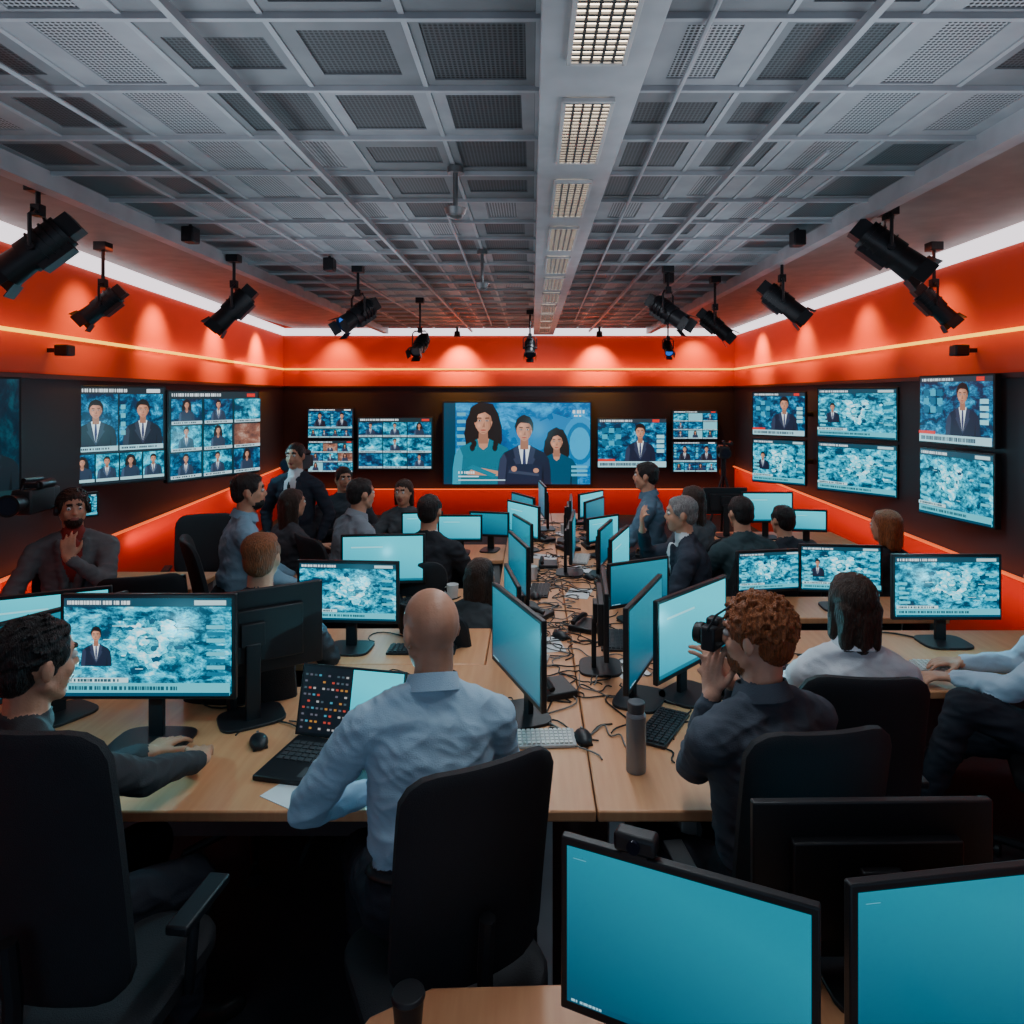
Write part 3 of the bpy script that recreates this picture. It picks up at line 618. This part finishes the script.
def content(kind,w,h,seed=0):
    r=random.Random(seed); s=Scr(w,h)
    if kind=='main':
        s.rect(0,0,1,1,BLUE)
        for i in range(14): s.poly([(r.uniform(.4,.9)+r.uniform(-.05,.05),r.uniform(.45,.9)+r.uniform(-.08,.08)) for _ in range(3)],(.0,.2,.5))
        for q,c in((.34,(.0,.3,.65)),(.26,(.0,.16,.42)),(.2,(.0,.4,.75))): s.el(.93,.5,.12*q/.34,q,c)
        s.rect(0,.0,.08,1,(.0,.05,.1))
        for i in range(7): s.rect(.09,.3+.09*i,.15,.34+.09*i,(.1,.45,.6))
        for i in range(26):
            t=i/26*2*math.pi; s.el(.27+.085*math.cos(t),.66+.27*math.sin(t),.028,.055,HR,10)
        s.fig(.27,0.0,1.0,(.0,.16,.24),True)
        for i in range(10): s.el(.205+r.uniform(-.02,.01),.45+.05*i,.018,.045,HR,9); s.el(.34+r.uniform(-.01,.02),.45+.05*i,.018,.045,HR,9)
        s.poly([(.16,.12),(.38,.1),(.38,.16),(.2,.22)],SK); s.poly([(.16,.2),(.2,.24),(.36,.12),(.34,.08)],(.0,.2,.3))
        s.fig(.77,.0,.68,(.0,.07,.14),True)
        s.fig(.55,-.0,.86,(.010,.016,.04)); s.poly([(.43,.02),(.67,.02),(.66,.22),(.60,.25),(.5,.25),(.44,.22)],(.012,.02,.05)); s.poly([(.44,.14),(.65,.1),(.65,.13),(.45,.18)],(.04,.055,.1))
        s.el(.48,.19,.02,.035,SK,10); s.el(.63,.17,.02,.03,SK,10)
        s.text(.88,.87,.96,.91,r); s.text(.89,.83,.95,.85,r); s.rect(.1,.09,.24,.105,WH); s.text(.1,.13,.22,.16,r); s.rect(.1,.045,.42,.06,(.5,.7,.8))
        for i in range(3): s.rect(.87,.1+.05*i,.98,.13+.05*i,(.1,.5,.7))
    elif kind=='anchor':
        s.rect(0,0,1,1,TECH(seed)); s.rect(0,.92,1,1,(.02,.04,.06)); s.text(.03,.94,.5,.98,r); s.rect(.8,.93,.9,.99,RD)
        for i in range(9): s.rect(.06+.1*(i%3),.45+.13*(i//3),.14+.1*(i%3),.55+.13*(i//3),(.03,.42,.6) if i%2 else (.0,.14,.26))
        s.fig(.62,.08,.84); s.rect(0,0,1,.12,(.4,.75,.85)); s.text(.03,.03,.8,.09,r,(.02,.06,.1)); s.rect(.0,.12,.25,.17,RD)
        for i in range(4): s.rect(.86,.3+.1*i,.97,.37+.1*i,(.3,.75,.85))
    elif kind=='dark':
        s.es=.2; s.rect(0,0,1,1,scrmat('dim_backdrop_glow',[(.3,(.0,.01,.03)),(.5,(.0,.05,.10)),(.7,(.02,.25,.35))],4,.45)); s.fig(.55,.08,.6,(.03,.08,.12)); s.rect(0,0,1,.1,(.05,.2,.25))
    elif kind=='grid':
        s.rect(0,0,1,1,(.01,.03,.04)); s.text(.03,.945,.55,.98,r); s.rect(.86,.94,.96,.98,RD)
        for i in range(3):
            for j in range(3):
                a=.015+i*.33;b=.02+j*.305; q=r.random()
                s.rect(a,b,a+.315,b+.285,MAPM(i+j*3) if q<.5 else TECH(i+j) if q<.8 else WARM if q<.87 else (.2,.6,.72))
                if r.random()<.5: s.fig(a+.155,b+.02,.26,(.02,.04,.08),r.random()<.35)
                s.rect(a,b,a+.315,b+.035,(.5,.72,.8)); s.text(a+.02,b+.01,a+.25,b+.026,r,(.02,.06,.1))
    elif kind=='split':
        s.rect(0,0,1,1,(.01,.02,.03)); s.text(.03,.95,.6,.985,r); s.rect(.8,.945,.95,.985,WH)
        for i in range(2):
            a=.015+i*.49; s.rect(a,.34,a+.475,.93,TECH(seed+i)); s.fig(a+.25,.36,.52,(.01,.015,.03)); s.rect(a,.34,a+.475,.39,(.4,.75,.85)); s.text(a+.02,.355,a+.4,.375,r,(.02,.06,.1))
            for j in range(4): s.rect(a+.01,.5+.09*j,a+.06,.55+.09*j,(.1,.5,.62))
        for i in range(4):
            a=.015+i*.245; s.rect(a,.03,a+.23,.31,r.choice([MAPM(i),TECH(i),MAPM(i+2)])); s.fig(a+.11,.05,.24,(.02,.04,.08),i%2==0); s.rect(a,.03,a+.23,.06,(.4,.7,.78))
    elif kind=='map':
        s.rect(0,0,1,1,MAPM(seed)); s.rect(0,.91,1,1,(.01,.06,.10)); s.text(.02,.935,.4,.975,r); s.rect(.78,.93,.97,.98,(.5,.75,.8))
        W2=scrmat('news_highlight_glow',[(.35,(.0,.2,.38)),(.48,(.04,.7,.9)),(.6,(.85,1,1))],16,1.6,'noise',seed%3)
        W3=scrmat('news_mid_glow',[(.4,(.0,.04,.1)),(.52,(.0,.35,.5)),(.62,(.1,.8,.95))],20,1.4,'noise',seed%3)
        cx=.5+(seed%3-1)*.06
        for i in range(9): s.el(cx+.17*math.cos(i*.7),.53+.2*math.sin(i*.7),.05,.07,W2 if i%2 else W3,12,.2)
        s.el(cx,.53,.13,.17,W2,26,.1); s.el(cx,.53,.07,.11,W3,20,.08); s.el(cx-.02,.56,.035,.05,W2,16,.15); s.el(cx+.04,.48,.02,.03,(.0,.08,.15),10)
        for q in(-1,1): s.el(cx+q*.22,.42,.07,.08,W3,14,.2); s.el(cx+q*.12,.74,.05,.04,W2,12,.25)
        for i in range(14): s.el(r.uniform(.1,.9),r.uniform(.25,.85),r.uniform(.01,.05),r.uniform(.01,.05),r.choice([W2,W3,(.0,.05,.12),(.0,.12,.22)]),12,.25)
        for i in range(6): x=r.uniform(.12,.8);y=r.uniform(.25,.8); s.rect(x,y,x+r.uniform(.03,.1),y+.008,(.5,.95,1))
        if seed%3==1: s.fig(.2,.3,.42)
        for i in range(8): s.rect(.86,.2+.07*i,.97,.24+.07*i,(.1,.6,.75) if i%2 else (.0,.16,.28))
        for i in range(5): s.rect(.03,.22+.08*i,.08+r.random()*.06,.26+.08*i,(.1,.65,.8))
        s.rect(0,0,1,.13,(.08,.6,.74)); s.text(.03,.06,.7,.1,r,(.01,.08,.12)); s.rect(0,0,1,.035,(.0,.06,.12)); s.rect(.0,.14,.4,.19,(.6,.9,.95)); s.text(.02,.15,.36,.18,r,(.01,.08,.12))
    elif kind=='plain':
        s.rect(0,0,1,1,PLAIN); s.rect(0,0,1,.035,(.0,.07,.13)); s.text(.02,.01,.16,.026,r,(.3,.6,.7)); s.rect(.03,.93,.09,.934,(.1,.4,.5))
    elif kind=='lite':
        s.rect(0,0,1,1,LITE); s.rect(0,0,1,.05,(.0,.16,.25)); s.rect(.1,.75,.5,.78,(.3,.8,.9))
    elif kind=='code':
        s.rect(0,0,.5,1,(.003,.005,.01)); s.rect(.5,0,1,1,LITE)
        for i in range(10):
            for j in range(9):
                if r.random()<.75: s.rect(.02+i*.047,.06+j*.1,.02+i*.047+.026,.06+j*.1+.03,r.choice([(.45,.05,.03),(.05,.25,.35),(.35,.35,.35),(.4,.18,.03),(.1,.1,.13),(.05,.08,.1)]))
    return s.mesh()
CC={}
def screen_mesh(kind,w,h,seed=0):
    k=(kind,round(w,2),round(h,2),seed)
    if k not in CC: CC[k]=content(kind,w,h,seed)
    return CC[k]
def R3(yaw): return Matrix.Rotation(rad(yaw),3,'Z')
def monitor(x,y,yaw,w=.54,kind='plain',gap=.16,z=TZ,h=None,seed=0,label=None,glow=None):
    h=h or w*.6; lab={'plain':'black desktop monitor showing a plain blue desktop','lite':'black desktop monitor glowing pale cyan','map':'black desktop monitor showing a cyan news graphic','grid':'black desktop monitor showing video tiles'}.get(kind,'black desktop monitor')
    if abs((yaw+180)%360-180)>120: lab='black desktop monitor turned away, showing its plain back'
    e=thing('computer_monitor',label or lab,'monitor',(x,y,z),yaw,group='desktop monitors')
    zc=gap+h/2; k='%.2f_%.2f_%.2f'%(w,h,gap)
    part(e,'stand_base','mb'+('%.2f'%w),lambda b:b.prism([(w*.22*math.copysign(abs(math.cos(t))**.5,math.cos(t)),.1*math.copysign(abs(math.sin(t))**.5,math.sin(t))+.02) for t in [2*math.pi*i/24 for i in range(24)]],0,.012),[BLK()],.003)
    part(e,'stand_neck','mn'+k,lambda b:b.box((0,.05,(gap+h*.4)/2),(.055,.022,gap+h*.4)).box((0,.035,zc),(.09,.04,.09)),[BLK()],.004)
    part(e,'housing','mh'+k,lambda b:b.box((0,0,zc),(w,.022,h)).box((0,.02,zc-.01),(w*.7,.03,h*.62)),[BLK()],.004)
    obj('screen',screen_mesh(kind,w-.03,h-.035,seed),e,(0,-.0118,zc+.003))
    if glow: glowpt(Vector((x,y,z+zc))+R3(yaw)@Vector((0,-.22,0)),glow)
    return e
def tv(L,R,z0,z1,kind,seed,wallx=None):
    L=Vector(L);R=Vector(R); c=(L+R)/2; d=R-L; w=d.length; yaw=math.degrees(math.atan2(d.y,d.x)); h=z1-z0
    nm={'main':'very large wall screen showing three presenters on blue','grid':'wall screen showing a grid of news video tiles','split':'wall screen with two presenters above small video tiles','anchor':'wall screen showing a suited news presenter','map':'wall screen showing a cyan news graphic','dark':'dim wall screen showing a dark presenter image'}[kind]
    e=thing('wall_screen',nm,'screen',(c.x,c.y,(z0+z1)/2),yaw,group='wall-mounted video screens')
    part(e,'housing',None,lambda b:b.box((0,.025,0),(w,.05,h)),[BLK()],.004)
    bz=.015 if w<2 else .03
    obj('screen',screen_mesh(kind,w-2*bz,h-2*bz,seed),e,(0,-.0012,0))
    if wallx is not None:
        n=Matrix.Rotation(rad(yaw),3,'Z'); p=n.inverted()@Vector((wallx-c.x,.0,0))
        part(e,'wall_mount',None,lambda b:b.cyl((0,.03,0),(p.x,p.y,0),.03).box((0,.055,0),(w*.4,.03,h*.3)),[BLK()])
    else: part(e,'wall_mount',None,lambda b:b.box((0,.07,0),(w*.3,.06,h*.3)),[BLK()])
def PX(px,s): return ((px-VX)/s,F/s)
def tvpx(pl,tl,bl,pr,tr,br,h,kinds,seed,side,gapf=.03):
    sl=(bl-tl)/h; sr=(br-tr)/h; zt=(H-(tl-VY)/sl+H-(tr-VY)/sr)/2
    n=len(kinds); L=PX(pl,sl);R=PX(pr,sr); wx=(xl if side=='l' else xr)((L[1]+R[1])/2)
    hh=(h-gapf*(n-1))/n
    for i,k in enumerate(kinds):
        tv(L,R,zt-hh*(i+1)-gapf*i,zt-hh*i-gapf*i,k,seed+i,wx)
tvpx(-60,374,511,22,378,505,.8,['dark'],1,'l')
tvpx(66,383,487,166,388,482,.8,['split'],2,'l'); tvpx(167,388,482,259,392,474,.8,['grid'],3,'l')
tvpx(919,375,512,995,374,531,1.05,['anchor','map'],11,'r'); tvpx(817,388,490,898,387,499,.98,['map','map'],13,'r'); tvpx(752,392,482,806,391,486,1.08,['anchor','map'],15,'r')
ys=YB-.11; ss=F/ys
def btv(a,t,b,c,kind,seed): tv(((a-VX)/ss,ys),((b-VX)/ss,ys),H-(c-VY)/ss,H-(t-VY)/ss,kind,seed)
btv(442,401,592,486,'main',5)
btv(307,408,354,439,'split',21);btv(307,440,354,473,'grid',22);btv(357,417,433,470,'grid',23)
btv(597,418,667,468,'anchor',24);btv(672,410,718,440,'grid',26);btv(672,441,718,473,'split',27)
tv(PX(68,140),PX(99,136),2-(518-395)/138,2-(493-395)/138,'map',31,xl(4.9))
for l_,e_ in [((-2.75,5.1,1.7),6),((-2.4,6.0,1.6),6),((2.5,4.6,1.6),6),((2.4,5.7,1.6),5),((.1,10.6,1.4),8)]: glowpt(l_,e_)
for a in [(-1.40,2.5,0,.64,'map',.17,1,3),(-1.12,2.72,212,.56,'plain',.17,0),(-.92,3.42,-4,.52,'map',.14,2,1.5),(-2.05,2.9,25,.46,'lite',.17,0),(-1.86,2.72,62,.5,'plain',.14,0),
 (-.93,4.27,5,.52,'lite',.1,0,1.2),(-.58,5.5,0,.36,'lite',.1,0),(-.9,5.6,8,.34,'lite',.12,0),(-.06,2.72,-68,.56,'plain',.13,0,2),(.68,2.9,46,.56,'lite',.13,0,2),(.47,2.86,66,.56,'plain',.13,0),
 (.34,3.2,86,.5,'plain',.12,0),(.6,3.85,28,.42,'plain',.1,0),(.55,4.3,70,.5,'lite',.12,0),(.29,4.9,84,.5,'plain',.12,0),(-.07,5.0,-72,.46,'plain',.1,0),(-.07,5.6,-55,.46,'lite',.12,0),(.1,6.5,-84,.5,'plain',.14,0),
 (.56,5.4,38,.34,'lite',.12,0),(.56,6.5,50,.4,'lite',.12,0),(1.42,4.1,10,.42,'map',.1,3),(1.84,4.08,-6,.48,'map',.1,4),(2.12,3.5,0,.56,'map',.13,5,2),(2.1,6.1,0,.46,'lite',.14,0),(2.38,5.9,-10,.32,'lite',.1,0),(1.75,6.2,180,.4,'plain',.2,0),(2.62,3.3,200,.5,'plain',.12,0),
 (-.1,3.45,-80,.46,'plain',.1,0),(-.08,4.1,-76,.5,'plain',.12,0),(.52,4.85,72,.44,'plain',.1,0),(-.08,6.15,-62,.44,'plain',.12,0),(.34,6.0,86,.44,'plain',.12,0),(.55,6.05,60,.4,'plain',.12,0),(-.35,5.6,-12,.34,'plain',.12,0)]:
    monitor(a[0],a[1],a[2],a[3],a[4],a[5],seed=a[6],glow=a[7] if len(a)>7 else None)
monitor(.286,1.305,-24,.49,'plain',.05,.7,h=.35,label='large black monitor with bright blue desktop and webcam on top')
monitor(.84,1.30,8,.52,'plain',.05,.7,h=.35,label='large black monitor with bright blue desktop')
monitor(.76,1.53,181,.54,'plain',.05,.7,h=.345)
wp=Vector((.286,1.305,1.1))+R3(-24)@Vector((-.09,0.0,0))
w=thing('webcam','black webcam sitting on top of a monitor','webcam',wp,-24)
part(w,'body',None,lambda b:b.box((0,.005,.022),(.085,.04,.036)),[BLK()],.008); part(w,'lens',None,lambda b:b.cyl((0,-.012,.022),(0,-.022,.022),.013),[mat('lens_glass',(.01,.01,.02),.05)]); part(w,'clip',None,lambda b:b.box((0,.012,.002),(.05,.05,.006)),[BLK()])
# ---------------------------------------------------------------- small objects
def keyboard(x,y,yaw,white=True,z=TZ,w=.36):
    e=thing('keyboard','white computer keyboard on the table' if white else 'black computer keyboard on the table','keyboard',(x,y,z),yaw)
    km=mat('white_keys',(.6,.6,.58),.5) if white else mat('dark_keys',(.03,.03,.035),.5)
    part(e,'body',None,lambda b:b.box((0,0,.007),(w,.125,.012)),[mat('kb_white',(.4,.4,.4),.5) if white else BLK()],.003)
    def ks(b):
        for r in range(5):
            for c in range(14): b.box((-w/2+.02+c*(w-.04)/13,-.045+r*.0225,.016),(w/14-.007,.018,.006))
    part(e,'keys',None,ks,[km])
for a in [(.03,2.53,3,True,.26),(1.95,3.2,-5,True,.3),(-.55,3.42,0,False,.34),(.0,3.2,80,True,.3),(.5,2.62,60,False,.3),(.42,3.55,85,False,.3),(.05,4.45,85,False,.3),(.38,5.3,80,True,.3),(-.8,4.2,0,False,.34),(1.3,3.15,0,False,.34)]: keyboard(a[0],a[1],a[2],a[3],w=a[4])
def mouse(x,y,yaw,z=TZ):
    e=thing('computer_mouse','black computer mouse on the table','mouse',(x,y,z),yaw,group='computer mice')
    part(e,'body','mouse',lambda b:b.ell((0,0,.012),(.032,.055,.024)).box((0,0,.004),(.05,.09,.008)),[BLK()]); part(e,'scroll_wheel','mw',lambda b:b.cyl((-.004,.028,.031),(.004,.028,.031),.008),[GREY])
for a in [(.21-.02,2.53,10),(-1.0,2.5,30),(.9-.1,3.0,0),(.15,3.6,40),(.6,3.4,70),(.02,4.3,10),(.4,4.75,30),(.88,1.12,0)]: mouse(*a,z=.7 if a[1]<1.5 else TZ)
e=thing('thermos_bottle','grey metal insulated bottle with dark lid on the table','bottle',(.355,2.33,TZ))
part(e,'body',None,lambda b:b.cyl((0,0,0),(0,0,.19),.034,.034,24).cyl((0,0,.19),(0,0,.2),.034,.028,24),[mat('bottle_grey',(.22,.24,.27),.35,.5)],.002)
part(e,'lid',None,lambda b:b.cyl((0,0,.2),(0,0,.235),.029,.029,24),[mat('lid_grey',(.1,.1,.11),.4,.4)],.003)
e=thing('coffee_cup','black takeaway cup on the desk','cup',(-.25,1.38,.7))
part(e,'body',None,lambda b:b.cyl((0,0,0),(0,0,.085),.025,.032,24),[BLK()]); part(e,'lid',None,lambda b:b.cyl((0,0,.085),(0,0,.095),.035,.032,24),[BLK()],.002)
for i,(x,y) in enumerate([(.5,4.15),(.0,4.75),(.3,6.3),(-.5,4.3),(1.65,3.6)]):
    e=thing('mug','small white ceramic mug on the table','mug',(x,y,TZ),i*50,group='white mugs')
    part(e,'body','mugb',lambda b:b.cyl((0,0,0),(0,0,.09),.033,.038,20),[mat('mug_white',(.55,.55,.55),.3)],.002); part(e,'handle','mugh',lambda b:b.tube([(.034,0,.02),(.06,0,.03),(.062,0,.06),(.036,0,.072)],.005),[mat('mug_white',(.55,.55,.55),.3)])
e=thing('laptop','open black laptop showing dark trading grid and pale window','laptop',(-.70,2.38,TZ),-12)
part(e,'base',None,lambda b:b.box((0,-.02,.01),(.40,.28,.018)),[BLK()],.004)
def lk(b):
    for r in range(5):
        for c in range(14): b.box((-.17+c*.0262,-.04+r*.026,.021),(.021,.02,.004))
    b.box((0,-.11,.0195),(.1,.06,.002))
part(e,'keys',None,lk,[mat('lap_keys',(.06,.06,.065),.5)])
lid=part(e,'lid',None,lambda b:b.box((0,.0,.125),(.42,.01,.25)),[BLK()],.003,loc=(0,.12,.018),rot=(rad(-14),0,0))
obj('screen',screen_mesh('code',.40,.23,3),lid,(0,-.0065,.127)); glowpt((-.55,2.36,.9),1.2)
def paper(x,y,yaw,z=TZ):
    obj('paper_sheet',B().box((0,0,.001),(.15,.21,.002)).mesh('paper_sheet',[mat('paper',(.7,.72,.74),.7)]),None,(x,y,z),(0,0,rad(yaw)),label='white sheet of paper lying on the table',cat='paper',group='loose papers')
for a in [(-.74,2.19,60),(-.42,2.2,85),(.08,3.5,10),(.0,4.5,30),(.3,4.4,-15),(-2.9,4.65,20),(.35,5.0,30),(.55,4.9,-20),(.45,3.2,15),(.1,5.4,70),(.3,6.3,10),(-.6,3.6,15),(1.5,3.2,25)]: paper(*a)
def gadget(x,y,yaw,s=1):
    e=thing('desk_phone','small black desk phone on the table','phone',(x,y,TZ),yaw,group='desk phones')
    part(e,'body','ph',lambda b:b.prism([(-.07,-.09),(.07,-.09),(.07,.09),(-.07,.09)],0,.03),[BLK()],.006)
    part(e,'handset','phh',lambda b:b.tube([(-.045,-.08,.045),(-.045,-.05,.055),(-.045,.05,.055),(-.045,.08,.045)],.014),[BLK()])
for a in [(.1,2.95,20),(.3,3.75,-30),(.02,3.95,60),(.5,4.55,10),(.12,5.1,0),(.3,5.65,30),(.5,5.75,10),(.1,6.0,40),(.45,6.8,20)]: gadget(*a)
CM=mat('black_cable',(.01,.01,.01),.5); CM2=mat('grey_cable',(.16,.15,.14),.5)
for i in range(120):
    y=rnd.uniform(2.55,7.0); x=rnd.uniform(-.05,.6); a=rnd.uniform(0,6.28); pts=[]; n=26
    k1,k2=rnd.uniform(.02,.09),rnd.uniform(.15,.6)
    for j in range(n):
        t=j/(n-1); q=Vector((x,y,0))+Vector((math.cos(a),math.sin(a),0))*(k2*(t-.5))+Vector((-math.sin(a),math.cos(a),0))*(k1*math.sin(t*7+i)+.03*math.sin(t*17+i))
        pts.append((min(max(q.x,-.18),.66),q.y,TZ+.0045+(.001 if i%2 else .004)*abs(math.sin(t*9))))
    obj('cable',B().tube(pts,.003,6).mesh('cable',[CM if i%4 else CM2]),None,label='thin %s cable snaking across the table'%('black' if i%4 else 'grey'),cat='cable',group='loose cables on the table')
for i,(x,y) in enumerate([(-.95,2.6),(-.8,2.85),(-1.25,2.85),(-.12,1.35),(-.02,1.25),(1.35,3.3),(1.9,3.6),(-.7,3.6),(-.5,3.5),(-.6,4.3),(-.5,3.1)]):
    pts=[(x+.16*math.sin(t*.28+i),y+.07*math.cos(t*.5+i),(.7 if y<2 else TZ)+.006) for t in range(18)]
    obj('cable',B().tube(pts,.003,6).mesh('cable',[CM]),None,label='thin black cable curled on the desk',cat='cable',group='loose cables on the desks')
# ---------------------------------------------------------------- stage lights
SB=mat('stage_black',(.012,.012,.015),.4,.3)
def stage_light(px,py,s,yaw,pitch,k=1.0,glow=None):
    s=s*.84; k=k/.84
    x=(px-VX)/s; y=F/s; z=H-(py-VY)/s
    e=thing('stage_light','black stage spotlight with barn doors hung from the ceiling','stage light',(x,y,z),0,group='hanging stage spotlights')
    top=3.10-z; c=k*.86
    part(e,'hanging_pole',None,lambda b:b.cyl((0,0,.17*c),(0,0,top),.012).box((0,0,.18*c),(.05,.05,.06)).box((0,0,top-.03),(.09,.09,.06)),[SB],.003)
    part(e,'yoke','yk%.2f'%k,lambda b:b.tube([(-.1*c,0,-.0),(-.1*c,0,.14*c),(-.07*c,0,.17*c),(.07*c,0,.17*c),(.1*c,0,.14*c),(.1*c,0,0)],.009*c),[SB],rot=(0,0,rad(yaw)))
    def hs(b):
        b.box((0,-.17*c,0),(.1*c,.07*c,.1*c)); b.cyl((0,-.14*c,0),(0,.06*c,0),.078*c,.078*c,20); b.cyl((0,.06*c,0),(0,.17*c,0),.068*c,.075*c,20,cap=False)
        for i in range(4): b.cyl((0,(-.12+.035*i)*c,0),(0,(-.112+.035*i)*c,0),.086*c,.086*c,20)
        b.box((0,-.04*c,-.075*c),(.09*c,.16*c,.04*c)); b.cyl((-.105*c,0,0),(.105*c,0,0),.018*c)
    hd=part(e,'housing','hs%.2f'%k,hs,[SB],rot=(rad(pitch),0,rad(yaw)))
    part(hd,'lens','ln%.2f%s'%(k,bool(glow)),lambda b:b.cyl((0,.14*c,0),(0,.15*c,0),.065*c,n=20),[em((.03,.2,.9),.8) if glow else mat('lens_dark',(.02,.03,.05),.08)])
    for i in range(4):
        part(hd,'barn_door','bd%.2f'%k,lambda b:b.box((0,.20*c,.082*c),(.11*c,.07*c,.004),R=Matrix.Rotation(rad(14),3,'X')),[SB],rot=(0,rad(90*i),0))
for a in [(38,250,232,108,-42,1.1),(103,305,165,105,-42,.85),(234,308,152,105,-48,1.0),(358,315,140,135,-35,1.0,1),(420,345,105,165,-35,.9),(530,348,92,180,-40,.85),(668,348,84,180,-40,.75,1),(668,312,140,-125,-35,1.0),(715,325,128,-110,-42,.9),(782,302,152,-105,-40,1.0),(888,250,205,-108,-40,1.1),(934,305,165,-105,-48,.85)]:
    stage_light(*a)
for x in(-1.2,1.08):
    e=thing('downlight','small black pendant downlight washing the wall','downlight',(x,YB-.45,3.1)); part(e,'housing',None,lambda b:b.cyl((0,0,.02),(0,0,-.1),.02).cyl((0,0,-.08),(0,0,-.17),.045,.055),[SB]) 
for sd in 'lr':
    y=4.9; X=(xl(y) if sd=='l' else xr(y)); q=1 if sd=='l' else -1
    e=thing('wall_speaker','small black wall speaker on a bracket','speaker',(X,y,2.32)); part(e,'body',None,lambda b:b.box((q*.12,0,0),(.1,.09,.08)),[SB],.01); part(e,'bracket',None,lambda b:b.box((q*.035,0,0),(.07,.03,.03)),[SB])
for (x,y,d) in [(-.37,3.3,.2),(-.38,5.2,.25)]:
    e=thing('ceiling_sensor','grey ceiling sensor on a short pole','sensor',(x,y,3.1)); part(e,'pole',None,lambda b:b.cyl((0,0,0),(0,0,-d),.012).cyl((0,0,0),(0,0,-.03),.04),[GREY]); part(e,'dome',None,lambda b:b.cyl((0,0,-d),(0,0,-d-.03),.055,.045).ell((0,0,-d-.03),(.04,.04,.02)),[GREY])
for (x,y) in [(-2.2,4.4),(-1.6,5.4),(1.75,4.5),(1.2,6.0)]:
    e=thing('ceiling_speaker','small black box speaker under the ceiling','speaker',(x,y,3.1)); part(e,'body',None,lambda b:b.box((0,0,-.07),(.08,.1,.1)).cyl((0,0,0),(0,0,-.05),.012),[SB],.008)
# ---------------------------------------------------------------- held gear
o,hd,Rz,loc,pz=p3; cpos=loc+Rz@hd(-.012,.122,-.008); cy=22+30
e=thing('photo_camera','black photo camera held up to the eye','camera',cpos,cy)
part(e,'body',None,lambda b:b.box((0,0,0),(.11,.045,.072)).box((0,0,.043),(.045,.04,.024)).box((.046,.018,0),(.03,.035,.072)),[BLK()],.007)
part(e,'lens',None,lambda b:b.cyl((0,.02,-.003),(0,.06,-.003),.028,.030,24).cyl((0,.035,-.003),(0,.048,-.003),.033,.033,24),[BLK()])
part(e,'strap',None,lambda b:b.tube([(-.055,0,.025),(-.06,-.03,.08),(-.03,-.06,.105),(.0,-.09,.08),(.03,-.11,.02)],.0035).tube([(.055,0,.02),(.08,-.04,.01),(.10,-.1,-.04),(.10,-.16,-.1)],.0035),[BLK()])
def bcam(x,y,z,yaw):
    e=thing('broadcast_camera','black shoulder-mount broadcast camera','camera',(x,y,z),yaw,group='broadcast cameras')
    part(e,'body',None,lambda b:b.box((0,0,0),(.11,.26,.15)).box((0,-.17,0),(.09,.08,.12)).box((.07,.02,.02),(.03,.12,.08)),[mat('camera_grey',(.03,.031,.034),.4)],.01)
    part(e,'lens',None,lambda b:b.cyl((0,.13,0),(0,.22,0),.045,.055,20).cyl((0,.22,0),(0,.26,0),.06,.065,20),[BLK()])
    part(e,'lens_glass',None,lambda b:b.cyl((0,.262,0),(0,.264,0),.052,n=20),[mat('lens_dark',(.02,.03,.05),.08)])
    part(e,'handle',None,lambda b:b.tube([(0,-.1,.07),(0,-.09,.12),(0,.1,.13),(0,.12,.07)],.013),[BLK()])
    part(e,'viewfinder',None,lambda b:b.cyl((-.08,.1,.1),(-.08,-.04,.1),.025,.03).box((-.04,.1,.1),(.09,.03,.03)),[BLK()],.004)
    return e
bcam(-3.05,4.18,1.36,-172)
TR=lambda b:b.cyl((0,0,-.08),(0,0,-.3),.03).cyl((0,0,-.25),(.3,.2,-1.3),.015).cyl((0,0,-.25),(-.3,.2,-1.3),.015).cyl((0,0,-.25),(0,-.35,-1.3),.015)
part(bcam(-2.35,6.9,1.32,170),'tripod',None,TR,[BLK()]); part(bcam(2.3,8.2,1.32,170),'tripod',None,TR,[BLK()])
o,hd,Rz,loc,pz=p7
e=thing('headset','black headset worn over the head','headset',loc,-150)
part(e,'headband',None,lambda b:b.tube([hd(.088*math.cos(t),-.015,.03+.1*math.sin(t)) for t in [math.pi*i/12 for i in range(13)]],.008),[BLK()])
for q in(-1,1): part(e,'ear_cup',None,lambda b:b.cyl(hd(q*.076,-.012,-.005),hd(q*.098,-.012,-.005),.034,.03),[BLK()],.003)
# ---------------------------------------------------------------- world + camera
w=D.worlds.new('World'); C.scene.world=w; w.use_nodes=True; bg=w.node_tree.nodes['Background']; bg.inputs[0].default_value=(.5,.72,.95,1); bg.inputs[1].default_value=.55
cd=D.cameras.new('Camera'); cam=D.objects.new('Camera',cd); COL.objects.link(cam); cam.location=(0,0,H); cam.rotation_euler=(rad(90),0,0)
cd.sensor_width=36; cd.lens=36*F/1024; cd.shift_x=-(VX-512)/1024; cd.shift_y=-(512-VY)/1024; cd.clip_start=.05
C.scene.camera=cam
